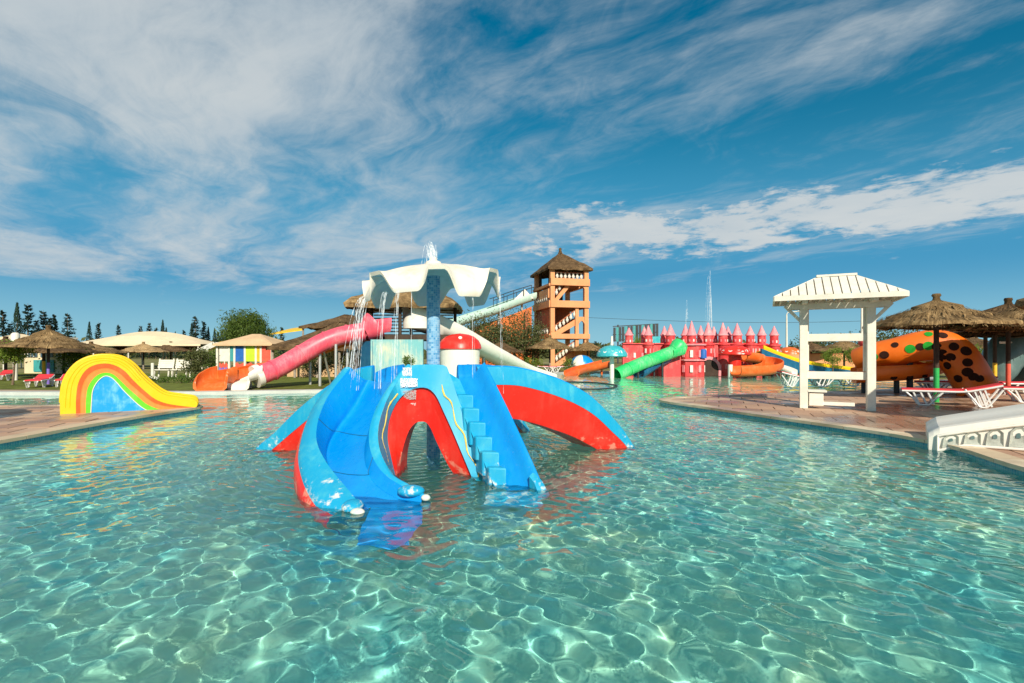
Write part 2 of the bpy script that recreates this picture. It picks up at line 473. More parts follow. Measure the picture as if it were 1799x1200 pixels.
lay = me.uv_layers.new(name='UVMap'); lay.data.foreach_set('uv', [q for p in uv for q in p])
pw = tag(obj('pool_wall', me, None, m), kind='structure'); pw.cycles.is_caustics_receiver = True
# water: a real rippled surface that refracts and focuses the sunlight
ys = [-5, -4, -3, -2, -1.4]
while ys[-1] < 40: ys.append(ys[-1] + max(.0165, (ys[-1] - 4.5) * .0072))
xs = [0]
while xs[-1] < 28: xs.append(xs[-1] + max(.0175, (xs[-1] - 4.5) * .03))
xs = np.array([-x for x in xs[:0:-1]] + xs); ys = np.array(ys)
X, Y = np.meshgrid(xs, ys)
rng = np.random.default_rng(3)
Z = np.zeros_like(X)
for lam, amp, k_ in ((1.0, .0038, 8), (.32, .0021, 14), (.17, .0015, 20)):
    for i in range(k_):
        l = lam * rng.uniform(.75, 1.3); a = rng.uniform(0, 2 * math.pi); k = 2 * math.pi / l
        Z += amp * 1.414 / math.sqrt(k_) * np.sin(k * (X * math.cos(a) + Y * math.sin(a)) + rng.uniform(0, 6.28) + .7 * np.sin(X * rng.uniform(.5, 1.1) + Y * rng.uniform(.5, 1.1) + i))
# water dropping from the canopy stirs the surface round the octopus slide
rr = np.hypot(X + 1.6, Y - 7.2)
Z += .004 * np.exp(-((rr - 1.2) / 1.6) ** 2) * np.sin(2 * math.pi * rr / .16)
ny, nx = X.shape
V = np.stack([X, Y, Z], -1).reshape(-1, 3)
idx = np.arange(nx * ny).reshape(ny, nx)
Fq = np.stack([idx[:-1, :-1], idx[:-1, 1:], idx[1:, 1:], idx[1:, :-1]], -1).reshape(-1, 4)
me = bpy.data.meshes.new('pool_water')
me.vertices.add(len(V)); me.vertices.foreach_set('co', V.ravel())
me.loops.add(Fq.size); me.loops.foreach_set('vertex_index', Fq.ravel().astype(np.int32))
me.polygons.add(len(Fq)); me.polygons.foreach_set('loop_start', np.arange(0, Fq.size, 4, dtype=np.int32))
me.update(calc_edges=True)
me.polygons.foreach_set('use_smooth', np.ones(len(Fq), bool))
m = bpy.data.materials.new('water_mat'); m.use_nodes = True; t = NT(m.node_tree)
m.node_tree.nodes.remove(m.node_tree.nodes['Principled BSDF'])
gl = t.n('BsdfGlass'); gl.inputs['IOR'].default_value = 1.33; gl.inputs['Roughness'].default_value = 0; gl.inputs['Color'].default_value = (.93, 1.0, .99, 1)
t.t.links.new(gl.outputs[0], m.node_tree.nodes['Material Output'].inputs[0])
wo = tag(obj('pool_water', me, None, m), kind='structure'); wo.cycles.is_caustics_caster = True
# ------------------------------------------------------------------ decks: base slab, paving slabs, coping stones
def pave_mat(name, c1, c2, c3):
    m, t, b = newmat(name)
    g = t.n('NewGeometry').outputs['Position']
    rnd = t.n('ObjectInfo').outputs['Random']
    n1 = t.noise(g, 1.1, 5, .62); n2 = t.noise(g, 14.0, 4, .6)
    f = t.m('ADD', t.m('MULTIPLY', rnd, .42), t.m('ADD', t.m('MULTIPLY', n1, .42), t.m('MULTIPLY', n2, .16)))
    wet = t.ss(t.noise(g, .45, 4, .6), .46, .60)
    cc = t.ramp(f, [(.25, c1), (.5, c2), (.75, c3)])
    t.put(b.inputs['Base Color'], t.mix(wet, cc, t.mix(1.0, cc, (.62, .58, .55, 1), 'MULTIPLY')))
    t.put(b.inputs['Roughness'], t.m('SUBTRACT', .75, t.m('MULTIPLY', wet, .5)))
    bp = t.n('Bump'); bp.inputs['Strength'].default_value = .25; bp.inputs['Distance'].default_value = .008
    t.put(bp.inputs['Height'], n2); t.put(b.inputs['Normal'], bp.outputs[0])
    MATS[name] = m
pave_mat('paving', (.36, .20, .13), (.47, .29, .19), (.55, .40, .28))
pave_mat('coping_stone', (.52, .39, .25), (.60, .47, .32), (.66, .55, .40))
plain('mortar', (.12, .075, .05), .9, .2, 4)
plain('coping_white', (.50, .50, .46), .7, .12, 1.2)
def prism(poly, z0, z1, name, mat, parent):
    n = len(poly)
    mb = MB().add([(x, y, z1) for x, y in poly] + [(x, y, z0) for x, y in poly],
                  [tuple(range(n))] + [(i, n + i, n + (i + 1) % n, (i + 1) % n) for i in range(n)])
    return mb.build(name, mat, parent)
def deck(name, i0, i1, closing, ang, size, label):
    """shore points i0..i1 (walking with the pool on the left) closed on the land side"""
    seg = [shore[i % len(shore)] for i in range(i0, i1 + 1)]
    nrm = []
    for k in range(len(seg)):
        d = (seg[min(k + 1, len(seg) - 1)] - seg[max(k - 1, 0)]).normalized(); nrm.append(Vector((d.y, -d.x)))
    ins = [p + q * .30 for p, q in zip(seg, nrm)]
    base = tag(obj(name, bpy.data.meshes.new(name)), kind='structure')
    land = [(p.x, p.y) for p in seg] + closing
    bm = bmesh.new()
    ed = []
    vs = [bm.verts.new((x, y, GZ + .008)) for x, y in land]
    for i in range(len(vs)): ed.append(bm.edges.new((vs[i], vs[(i + 1) % len(vs)])))
    bmesh.ops.triangle_fill(bm, use_beauty=True, use_dissolve=False, edges=ed); bm.normal_update(); bm.to_mesh(base.data); bm.free()
    if base.data.polygons[0].normal.z < 0: base.data.flip_normals()
    base.data.materials.append(M['mortar'])
    # coping stones along the water
    acc = 0; start = 0; k = 0
    while k < len(seg) - 1:
        k0 = k; L = 0
        while k < len(seg) - 1 and L < .62: L += (seg[k + 1] - seg[k]).length; k += 1
        e = .012
        A = [seg[i] - nrm[i] * .035 for i in range(k0, k + 1)]; B = [ins[i] - nrm[i] * .01 for i in range(k0, k + 1)]
        d0 = (A[1] - A[0]).normalized() * e; A[0] = A[0] + d0; B[0] = B[0] + d0
        poly = [(p.x, p.y) for p in A] + [(p.x, p.y) for p in reversed(B)]
        poly = poly[::-1]
        o = prism(poly, GZ - .02, GZ + .034 + random.uniform(-.002, .002), 'coping_stone', M['coping_stone'], base); fixn(o)
    inner = [(p.x, p.y) for p in ins] + closing
    ar = sum(inner[i][0] * inner[(i + 1) % len(inner)][1] - inner[(i + 1) % len(inner)][0] * inner[i][1] for i in range(len(inner)))
    ca, sa = math.cos(ang), math.sin(ang)
    xs = [p[0] * ca + p[1] * sa for p in inner]; ysl = [-p[0] * sa + p[1] * ca for p in inner]
    cnt = 0; cand = []
    j = math.floor(min(ysl) / size)
    while j * size < max(ysl):
        off = (j % 2) * size * .5
        i = math.floor((min(xs) - off) / size)
        while i * size + off < max(xs):
            g_ = .011
            q = [(i * size + off + g_, j * size + g_), ((i + 1) * size + off - g_, j * size + g_), ((i + 1) * size + off - g_, (j + 1) * size - g_), (i * size + off + g_, (j + 1) * size - g_)]
            q = [(x * ca - y * sa, x * sa + y * ca) for x, y in q]
            c = clip(inner, q)
            if len(c) > 2:
                a_ = abs(sum(c[k][0] * c[(k + 1) % len(c)][1] - c[(k + 1) % len(c)][0] * c[k][1] for k in range(len(c)))) / 2
                if a_ > .012: cand.append((math.hypot(q[0][0], q[0][1]), c))
            i += 1
        j += 1
    cand.sort(key=lambda e: e[0])
    vis = [c for _, c in cand if any(abs(x) < y * 1.04 + .3 and y > 1 for x, y in c)]
    rest = [c for _, c in cand if c not in vis] + vis[300:]
    for c in vis[:300]:
        a_ = sum(c[k][0] * c[(k + 1) % len(c)][1] - c[(k + 1) % len(c)][0] * c[k][1] for k in range(len(c)))
        prism(c if a_ > 0 else c[::-1], GZ, GZ + .024 + random.uniform(-.003, .003), 'paving_slab', M['paving'], base)
    if rest:
        mb = MB()
        for c in rest:
            a_ = sum(c[k][0] * c[(k + 1) % len(c)][1] - c[(k + 1) % len(c)][0] * c[k][1] for k in range(len(c)))
            c = c if a_ > 0 else c[::-1]; n = len(c)
            mb.add([(x, y, GZ + .024) for x, y in c] + [(x, y, GZ) for x, y in c], [tuple(range(n))] + [(i, n + i, n + (i + 1) % n, (i + 1) % n) for i in range(n)])
        o = mb.build('outlying_paving', M['paving'], base); o['kind'] = 'stuff'
    return base
# pool runs counter-clockwise, so the land is on the right of the walking direction
deck('deck_right', 2 * 5, 19 * 5, [(24, 21), (24, 0), (7.5, 0)], RAD(-22), .62, '')
deck('deck_left', 35 * 5, 46 * 5, [(-16, 4), (-25, 6)], RAD(18), .60, '')
# pale coping along the far banks
mb = MB()
for i0, i1 in ((19 * 5, 35 * 5),):
    seg = [shore[i] for i in range(i0, i1 + 1)]
    nr = []
    for k in range(len(seg)):
        d = (seg[min(k + 1, len(seg) - 1)] - seg[max(k - 1, 0)]).normalized(); nr.append(Vector((d.y, -d.x)))
    A = [(p.x - q.x * .04, p.y - q.y * .04, GZ + .035) for p, q in zip(seg, nr)]; B = [(p.x + q.x * .45, p.y + q.y * .45, GZ + .035) for p, q in zip(seg, nr)]
    A0 = [(x, y, -.02) for x, y, z in A]; B0 = [(x, y, GZ) for x, y, z in B]
    mb.strip(A, A0); mb.strip(A, B); mb.strip(B, B0)
tag(mb.build('pool_coping', M['coping_white']), kind='structure')
# lawn and paved strip on the far left bank
plain('lawn_mat', (.13, .15, .03), .95, .45, 2.2, .6, spec=.1)
plain('bank_paving', (.42, .31, .22), .8, .18, 1.5)
MB().add([(-40, 20.3, GZ + .012), (-12, 18.2, GZ + .012), (-6.6, 19.4, GZ + .012), (-2, 25.4, GZ + .012), (0, 30, GZ + .012), (-6, 33, GZ + .012), (-45, 33, GZ + .012)], [tuple(range(7))]).build('lawn', M['lawn_mat'])
tag(bpy.data.objects['lawn'], kind='structure')
tag(MB().add([(-45, 17.6, GZ + .006), (-11, 17.6, GZ + .006), (-13, 19.0, GZ + .006), (-40, 20.6, GZ + .006)], [(0, 1, 2, 3)]).build('bank_pavement', M['bank_paving']), kind='structure')
# ================================================================== THE OCTOPUS SLIDE
gelcoat('worn_end', (.70, .66, .57), (.10, .42, .50), amount=.8, rough=.7, scale=9.0)
OC = Vector((-1.07, 7.1, 0))
octo = thing('octopus_slide', 'blue and red octopus-shaped toddler slide in the pool under a white scalloped canopy', 'water slide', OC)
def part(mb, name, mat, root, smooth=40, label=None, recv=False):
    """mesh built in world coordinates, hung under a thing that stands elsewhere"""
    top = root
    mat_w = Matrix.Identity(4)
    chain = []
    while top is not None:
        chain.append(top); top = top.parent
    for q in reversed(chain): mat_w = mat_w @ Matrix.LocRotScale(q.location, q.rotation_euler, q.scale)
    inv = mat_w.inverted()
    mb.v = [tuple(inv @ Vector(p)) for p in mb.v]
    o = mb.build(name, M[mat], root, smooth)
    if label: o['label'] = label
    if recv: o.cycles.is_caustics_receiver = True
    return o
def uprof(w, h, th=.035, floor=.62, lip=.03):
    """open chute: w = inner half width at the rim, h = wall height"""
    k = floor * w
    inn = [(-w, h), (-w * .985, h * .55), (-w * .92, h * .22), (-k * 1.12, h * .06), (-k * .6, .0), (0, -.012), (k * .6, .0), (k * 1.12, h * .06), (w * .92, h * .22), (w * .985, h * .55), (w, h)]
    out = [(w + lip, h + .012), (w + lip + .02, h - .02), (w + th + .004, h - .06), (w + th, h * .3), (k * 1.2, -th - .02), (0, -th - .03), (-k * 1.2, -th - .02), (-w - th, h * .3), (-w - th - .004, h - .06), (-w - lip - .02, h - .02), (-w - lip, h + .012)]
    return inn + out
def lerp_list(vals, t):
    x = t * (len(vals) - 1); i = min(int(x), len(vals) - 2); f = x - i
    return vals[i] * (1 - f) + vals[i + 1] * f
def arm(name, pts, hw, wall, skirt, drop, label):
    """one tentacle: chute (blue) + outer band (cyan) + red underside"""
    path = cr(pts, 10)
    c = part(MB().sweep(path, lambda t: uprof(hw, lerp_list(wall, t))), name, 'blue_gel', octo, 50, None, True)
    def band(t):
        h = lerp_list(wall, t); s = lerp_list(skirt, t); w = hw + .058
        return [(-w, h - .005), (-w - .012, h - .04), (-w - .03, h - s), (-w + .01, h - s - .002), (-w + .008, h - .03)]
    def band2(t): return [(-a, b_) for a, b_ in band(t)][::-1]
    b1 = MB().sweep(path, band).sweep(path, band2)
    part(b1, 'outer_band', 'cyan_gel', c, 50, None, True)
    def hull(t):
        h = lerp_list(wall, t); s = lerp_list(skirt, t); d = lerp_list(drop, t); w = hw + .07; i = hw + .046
        k = min(h - s, -.10)
        return [(-w - .012, h - s + .02), (-w + .02, h - s - d * .6), (-w + .10, h - s - d), (w - .10, h - s - d), (w - .02, h - s - d * .6), (w + .012, h - s + .02),
                (i, h - s + .02), (i, k - .02), (0, k - .04), (-i, k - .02), (-i, h - s + .02)]
    part(MB().sweep(path, hull), 'underside', 'red_gel', c, 40, None, True)
    return c, path
# the curved front chute, lofted between its rims and the edges of its floor
def K(rows): return [P(x, y, d) for x, y, d in rows]
LO = K([(600, 650, 6.7), (556, 705, 6.4), (540, 738, 6.1), (531, 768, 5.8), (528, 795, 5.55), (535, 828, 5.25), (548, 857, 5.0), (565, 880, 4.82), (592, 903, 4.66)])
LR = K([(616, 645, 6.65), (580, 690, 6.35), (563, 725, 6.05), (556, 755, 5.8), (558, 781, 5.55), (573, 811, 5.3), (593, 838, 5.08), (612, 860, 4.9), (636, 890, 4.7)])
FL = K([(650, 668, 6.85), (625, 715, 6.6), (600, 748, 6.35), (583, 775, 6.1), (576, 800, 5.85), (583, 828, 5.55), (598, 850, 5.3), (620, 874, 5.1), (652, 902, 4.85)])
FR = []
for x, d, z in ((692, 6.45, 1.08), (668, 6.2, .76), (652, 5.95, .55), (642, 5.72, .40), (640, 5.52, .28), (646, 5.35, .165), (662, 5.2, .085), (697, 5.03, .005), (742, 4.88, -.07)):
    FR.append(Vector(((x - CX) / F * d, d, z)))
RR = K([(712, 643, 6.32), (690, 668, 6.18), (668, 702, 5.98), (653, 737, 5.78), (648, 770, 5.6), (655, 803, 5.42), (675, 832, 5.25), (706, 853, 5.1), (742, 872, 4.98)])
RO = K([(722, 641, 6.34), (702, 664, 6.19), (683, 696, 5.99), (669, 731, 5.79), (664, 766, 5.61), (671, 800, 5.43), (691, 833, 5.26), (720, 851, 5.12), (752, 872, 5.0)])
def loft(cs, n=6, m=5):
    cs = [cr(c, n) for c in cs]
    rows = []
    for k in range(len(cs[0])): rows.append([Vector(q) for q in cr([c[k] for c in cs], m)])
    mb = MB()
    for k in range(len(rows) - 1): mb.strip(rows[k], rows[k + 1])
    return mb
FM = [(a_ + b_) / 2 - Vector((0, 0, .015)) for a_, b_ in zip(FL, FR)]
wl_ = [a_ * .45 + b_ * .55 - Vector((-.02, 0, .05)) for a_, b_ in zip(LR, FL)]
wr_ = [a_ * .45 + b_ * .55 - Vector((.02, 0, .05)) for a_, b_ in zip(RR, FR)]
front = part(loft([LR, wl_, FL, FM, FR, wr_, RR]), 'curved_chute', 'blue_gel', octo, 60, None, True)
rl = [(a_ + b_) / 2 + Vector((0, 0, .022)) for a_, b_ in zip(LR, LO)]
rr_ = [(a_ + b_) / 2 + Vector((0, 0, .018)) for a_, b_ in zip(RR, RO)]
LB = [p + Vector((-.015, -.03, -.07)) for p in LO]
part(loft([LR, rl, LO, LB]), 'outer_band', 'cyan_gel', front, 60, None, True)
part(loft([RR, rr_, RO]), 'outer_band', 'cyan_gel', front, 60, None, True)
LC = [p + Vector((-.035, -.02, -.10)) for p in LB]
LD = [p + Vector((.02, .0, -.22)) for p in LC]
part(loft([LB, LC, LD, [p + Vector((.18, 0, -.25)) for p in LD]]), 'underside', 'red_gel', front, 60, None, True)
cs_ = [cr(c, 6) for c in (LR, wl_, FL, FM, FR, wr_, RR)]
for k in (14, 30): part(MB().tube([Vector(q) + Vector((0, -.002, .003)) for q in cr([c[k] for c in cs_], 5)], .004, 5), 'moulded_seam', 'dark_blue_gel', front, 60)
for k in range(4, 46, 6):
    part(MB().ball(Vector(cr(LO, 6)[k]) + Vector((-.004, -.012, -.03)), .011, 8), 'bolt', 'steel', front, 60)
ROb = [p + Vector((.02, .03, -.16)) for p in RO]
part(loft([RO[4:], ROb[4:], [p + Vector((0, .02, -.25)) for p in ROb[4:]]]), 'inner_band', 'cyan_gel', front, 60, None, True)
right, rpath = arm('right_chute', [(-.62, 7.0, 1.0), (-.1, 7.25, .98), (.45, 7.52, .82), (.95, 7.8, .56), (1.3, 8.0, .26), (1.56, 8.16, -.0), (1.7, 8.24, -.14)],
                   .34, [.26, .26, .26, .25, .22, .17, .12], [.24, .24, .25, .25, .24, .20, .2], [.44, .46, .48, .46, .38, .26, .2], '')
left, lpath = arm('left_chute', [(-1.75, 7.3, 1.0), (-2.1, 7.45, .92), (-2.55, 7.62, .66), (-3.0, 7.8, .36), (-3.4, 7.95, .08), (-3.75, 8.06, -.12)],
                  .32, [.26, .26, .26, .24, .18, .12], [.26, .26, .28, .28, .24, .2], [.3, .3, .3, .28, .26, .2], '')
back, bpath = arm('back_chute', [(-1.0, 7.8, 1.0), (-.85, 8.3, .9), (-.6, 8.8, .6), (-.3, 9.3, .25), (0, 9.75, -.1)],
                  .32, [.26, .26, .26, .22, .14], [.26, .26, .28, .26, .2], [.3, .3, .3, .28, .2], '')
# worn rounded ends of the chute walls
def lump(c, r, sx, sy, sz, mat):
    mb = MB().ball((0, 0, 0), r, 18)
    mb.v = [(x * sx + c[0], y * sy + c[1], z * sz + c[2]) for x, y, z in mb.v]
    return part(mb, 'rounded_end', mat, octo, 80, None, True)
lump(P(620, 889, 4.74), .066, 1.5, 1.9, .95, 'cyan_gel'); lump(P(628, 900, 4.62), .045, 1.5, 1.1, .9, 'worn_end')
lump(P(722, 862, 5.04), .065, 2.1, 1.5, .9, 'cyan_gel'); lump(P(748, 874, 4.95), .035, 1.3, 1, .9, 'worn_end'); lump(P(1086, 768, 8.25), .055, 1, 1, 1, 'worn_end')
lump(P(478, 778, 7.9), .09, 1.4, 1, .9, 'cyan_gel')
e0, e1, e2 = FL[-1], FM[-1], FR[-1]
part(MB().strip([e0, e1, e2], [Vector((e0.x + .02, 4.55, -.20)), Vector((e1.x + .05, 4.5, -.22)), Vector((e2.x + .05, 4.55, -.20))]).strip([Vector((e0.x + .02, 4.55, -.20)), Vector((e1.x + .05, 4.5, -.22)), Vector((e2.x + .05, 4.55, -.20))], [Vector((e0.x + .05, 4.2, -.36)), Vector((e1.x + .08, 4.15, -.38)), Vector((e2.x + .0, 4.2, -.36))]), 'submerged_lip', 'blue_gel', front, 60, None, True)
# platform
part(MB().lathe([(.02, 1.0), (.66, 1.0), (.68, 1.01), (.70, 1.0), (.69, .9), (.02, .9)], 40, OC + Vector((0, .1, 0))), 'platform', 'blue_gel', octo, 40, None, True)
# front wall with the red arch between chute and stairs
def curve(px, dtop, dbot, n=4):
    pts = cr(px, n)
    return [P(x, y, dtop + (dbot - dtop) * max(0, min(1, (y - 640) / 200))) for x, y in pts]
Atop = curve([(738, 640), (762, 640), (784, 641)], 6.34, 5.92, 2)
A = [Vector(q) for q in cr([p + Vector((0, .006, 0)) for p in RO[7::-1]], 2)][:-1] + [RO[0]] + Atop + curve([(796, 672), (803, 694), (820, 738), (840, 790), (858, 838), (868, 864)], 6.34, 5.92, 4)
B = curve([(700, 858), (692, 830), (685, 800), (680, 772), (683, 740), (695, 710), (712, 690), (733, 681), (752, 682), (766, 695), (779, 722), (795, 757), (811, 795), (828, 836), (836, 858)], 6.22, 5.94)
def resample(c, n):
    c = [Vector(p) for p in c]; L = [0]
    for i in range(len(c) - 1): L.append(L[-1] + (c[i + 1] - c[i]).length)
    out = []; j = 0
    for k in range(n):
        x = L[-1] * k / (n - 1)
        while j < len(L) - 2 and L[j + 1] < x: j += 1
        f = (x - L[j]) / max(L[j + 1] - L[j], 1e-6); out.append(c[j].lerp(c[j + 1], f))
    return out
A, B = resample(A, 60), resample(B, 60)
B2 = [p + Vector((0, .035, 0)) for p in B]
mid = curve([(700, 856), (697, 812), (694, 780), (699, 748), (709, 722), (722, 706), (738, 702), (752, 704), (763, 716), (775, 742), (788, 774), (802, 808), (818, 842), (824, 856)], 6.34, 6.05)
C1 = curve([(704, 850), (703, 822), (706, 796), (713, 770), (721, 752), (731, 742), (741, 740), (749, 742), (757, 753), (766, 774), (777, 797), (789, 820), (801, 838), (806, 850)], 6.45, 6.15)
mid, C1 = resample(mid, 60), resample(C1, 60)
C2 = [p + Vector((0, .4, 0)) for p in C1]
fw = part(MB().strip(A, B).strip(B, B2), 'front_wall', 'cyan_gel', octo, 12, None, True)
part(MB().strip(B2, mid).strip(mid, C1).strip(C1, C2), 'arch', 'red_gel', octo, 30, 'red arch round the crawl-through opening', True)
def paint_line(px, name, mat, r, root, d0, d1):
    pts = [P(x, y, d0 + (d1 - d0) * max(0, min(1, (y - 640) / 200))) - Vector((0, .012, 0)) for x, y in cr(px, 5)]
    rr = [r * random.uniform(.45, 1.3) for _ in pts]
    return part(MB().tube(pts, rr, 5, True), name, mat, root, 60)
0 and paint_line([(716, 672), (705, 684), (690, 705), (674, 738), (668, 775), (674, 808), (682, 835)], 'painted_line', 'line_yellow', .0075, fw, 6.27, 5.94)
0 and paint_line([(762, 668), (770, 680), (784, 708), (800, 745), (818, 785), (834, 822), (842, 845)], 'painted_line', 'line_yellow', .0075, fw, 6.27, 5.94)
for i0, i1 in ((6, 24), (35, 57)):
    pts = [A[i].lerp(B[i], .55 + .1 * math.sin(i * .9)) + Vector((0, -.014, .004)) for i in range(i0, i1)]
    part(MB().tube(pts, [.0085 * random.uniform(.4, 1.4) for _ in pts], 5), 'painted_line', 'line_yellow', fw, 60)
# flaking white patch over the arch
m, t, b = newmat('flaking_white')
g = t.n('NewGeometry').outputs['Position']
nn = t.noise(g, 75.0, 5, .75)
b.inputs['Base Color'].default_value = (.82, .82, .80, 1); b.inputs['Roughness'].default_value = .6
t.put(b.inputs['Alpha'], t.ss(nn, .48, .53)); MATS['flaking_white'] = m
for q, dd, dd2 in (([(708, 645), (724, 645), (724, 660), (706, 660)], 6.27, 6.25), ([(704, 664), (734, 664), (734, 679), (704, 680)], 6.20, 6.15), ([(708, 686), (732, 684), (731, 701), (711, 702)], 6.14, 6.24), ([(715, 708), (731, 707), (729, 735), (718, 735)], 6.26, 6.36)):
    v4 = [P(x, y, (dd if k < 2 else dd2)) - Vector((0, .018, 0)) for k, (x, y) in enumerate(q)]
    part(MB().add(v4 + [p + Vector((0, .004, 0)) for p in v4], [(0, 1, 2, 3), (7, 6, 5, 4), (0, 4, 5, 1), (1, 5, 6, 2), (2, 6, 7, 3), (3, 7, 4, 0)]), 'paint_patch', 'flaking_white', octo, 0, 'flaking white patch above the red arch')
# stairs: smooth ramp on one side, narrow treads, tall leaning wall on the other
def ln(a_, b_, n=13, e0=0.0, e1=1.0): return [a_.lerp(b_, e0 + (e1 - e0) * k / (n - 1)) for k in range(n)]
EL = ln(P(797, 692, 6.32), P(862, 846, 5.62), 13, -.25, 1.12); ER = ln(P(822, 690, 6.32), P(890, 846, 5.62), 13, -.25, 1.12)
AR = resample([p for p in A[36:]], 13)
WT = ln(P(846, 641, 6.42), P(944, 850, 5.48)); WT = [p + Vector((0, 0, .03 * math.sin(math.pi * k / 12))) for k, p in enumerate(WT)]
WO = [p + Vector((.05, .03, -.005)) for p in WT]
low = [p - Vector((0, 0, .07)) for p in ER]
gut = [p + Vector((-.01, .02, .06)) for p in EL]
stair = part(loft([AR, [(a_ + b_) / 2 + Vector((0, .02, .03)) for a_, b_ in zip(AR, gut)], gut, low], 2, 4), 'stair_trough', 'cyan_gel', octo, 60, None, True)
R0, R1, L0, L1 = P(822, 690, 6.32), P(890, 846, 5.62), P(797, 692, 6.32), P(862, 846, 5.62)
for i in range(6):
    t0, t1 = i / 6, (i + 1) / 6
    a_, b_, c_, d_ = L0.lerp(L1, t0), R0.lerp(R1, t0), L0.lerp(L1, t1), R0.lerp(R1, t1)
    z0 = a_.z; z1 = c_.z - .12
    bk = Vector((-.03, .12, 0))
    vs = [Vector((*(c_ + Vector((-.02, .015, 0))).xy, z0)), Vector((*d_.xy, z0)), Vector((*(d_ + Vector((0, -.012, 0))).xy, z1)), Vector((*(c_ + Vector((-.02, 0, 0))).xy, z1)),
          Vector((*(a_ + bk).xy, z0)), Vector((*(b_ + bk).xy, z0)), Vector((*(b_ + bk).xy, z1)), Vector((*(a_ + bk).xy, z1))]
    o = part(MB().add(vs, [(3, 2, 1, 0), (4, 5, 6, 7), (0, 1, 5, 4), (1, 2, 6, 5), (2, 3, 7, 6), (3, 0, 4, 7)]), 'step', 'cyan_gel', stair, 30, None, True); fixn(o)
    bv = o.modifiers.new('round', 'BEVEL'); bv.width = .016; bv.segments = 3
part(loft([low, [a_.lerp(b_, .5) + Vector((.03, 0, -.03)) for a_, b_ in zip(low, WT)], WT, WO, [p + Vector((.03, .05, -.45)) for p in WO]], 2, 4), 'stair_wall', 'blue_gel', octo, 35, None, True)
part(MB().sweep([P(936, 838, 5.52), P(946, 850, 5.46), P(953, 866, 5.38), P(956, 885, 5.32)], lambda t: [(-.05, -.14), (.05, -.14), (.055, .02), (0, .05), (-.055, .02)]), 'wall_foot', 'cyan_gel', octo, 60, None, True)
part(MB().add([EL[-1] - Vector((.1, .1, .06)), P(950, 862, 5.4) - Vector((0, 0, .05)), P(955, 905, 5.1) - Vector((0, 0, .1)), P(850, 900, 5.1) - Vector((0, 0, .1))], [(0, 1, 2, 3)]), 'stair_landing', 'cyan_gel', octo, 0, None, True)
part(MB().strip([WO[0] + Vector((-.02, .2, 0)), WO[0], WO[1]], [WO[0] + Vector((0, .2, -.6)), WO[0] + Vector((.02, .05, -.6)), WO[1] + Vector((.02, .05, -.6))]), 'shoulder', 'cyan_gel', octo, 0)
# column of small blue mosaic tiles
m, t, b = newmat('mosaic')
g = t.n('TexCoord').outputs['Object']; x, y, z = t.xyz(g)
br = t.n('TexBrick'); br.offset = 0
t.put(br.inputs['Vector'], t.comb(t.m('MULTIPLY', t.m('ARCTAN2', y, x), .092), z))
br.inputs['Color1'].default_value = (.06, .27, .52, 1); br.inputs['Color2'].default_value = (.30, .52, .70, 1); br.inputs['Mortar'].default_value = (.55, .62, .66, 1)
br.inputs['Scale'].default_value = 20; br.inputs['Mortar Size'].default_value = .014; br.inputs['Brick Width'].default_value = .6; br.inputs['Row Height'].default_value = .6
t.put(b.inputs['Base Color'], br.outputs[0]); b.inputs['Roughness'].default_value = .22
bp = t.n('Bump'); bp.inputs['Strength'].default_value = .4; bp.inputs['Distance'].default_value = .004; t.put(bp.inputs['Height'], br.outputs['Fac']); bp.invert = True
t.put(b.inputs['Normal'], bp.outputs[0]); MATS['mosaic'] = m
cp = Vector((-1.09, 7.1, 0))
part(MB().lathe([(.093, -.6), (.093, 2.5)], 28, cp), 'column', 'mosaic', octo, 60, None, True)
# scalloped canopy with drooping scoops
NL = 7
def can(r, a, off=0.0):
    """height of the canopy at radius share r and angle a"""
    ph = (a * NL / (2 * math.pi) + .657) % 1.0
    # lobe = 1 in the drooping part, 0 in the raised gap
    li = int(math.floor(a * NL / (2 * math.pi) + .657)) % NL; amt = (1.0, 1.12, .86, 1.05, .95, .8, 1.15)[li]
    e = .13; w0, w1 = .36, .97
    def s_(x): x = max(0, min(1, x)); return x * x * (3 - 2 * x)
    lobe = s_((ph - w0 + e) / (2 * e)) * (1 - s_((ph - w1 + e) / (2 * e)))
    z = 2.66 - .19 * r ** 2 - .05 * r
    gap = .02 * r ** 2 + (.045 * max(0, (r - .8) / .2) ** 2)
    droop = -.13 * max(0, (r - .28) / .72) ** 2 - .10 * max(0, (r - .86) / .14) ** 1.3
    z += gap * (1 - lobe) + droop * lobe * amt
    z += .055 * math.cos(a) * r + .03 * math.sin(a) * r * 0
    rad = .97 * r * (1.0 - .05 * lobe * max(0, (r - .85) / .15)) - off * .0
    return rad, z - off
rs = [.03, .15, .3, .45, .58, .68, .76, .82, .87, .91, .95, .98, 1.0]
NA = 182
vs, fs = [], []
for lay in (0, 1):
    for r in rs:
        for k in range(NA):
            a = 2 * math.pi * k / NA
            rad, z = can(r, a, .045 * lay)
            vs.append((cp.x + math.cos(a) * rad * (1 - .02 * lay), cp.y + math.sin(a) * rad * (1 - .02 * lay), z))
nr = len(rs)
for lay in (0, 1):
    o0 = lay * nr * NA
    for i in range(nr - 1):
        for k in range(NA):
            q = (o0 + i * NA + k, o0 + (i + 1) * NA + k, o0 + (i + 1) * NA + (k + 1) % NA, o0 + i * NA + (k + 1) % NA)
            fs.append(q if lay == 0 else q[::-1])
for k in range(NA):
    a0 = (nr - 1) * NA
    fs.append((a0 + k, a0 + nr * NA + k, a0 + nr * NA + (k + 1) % NA, a0 + (k + 1) % NA))
cn = part(MB().add(vs, fs), 'canopy', 'canopy_gel', octo, 55, 'weathered white scalloped canopy with drooping scoops')
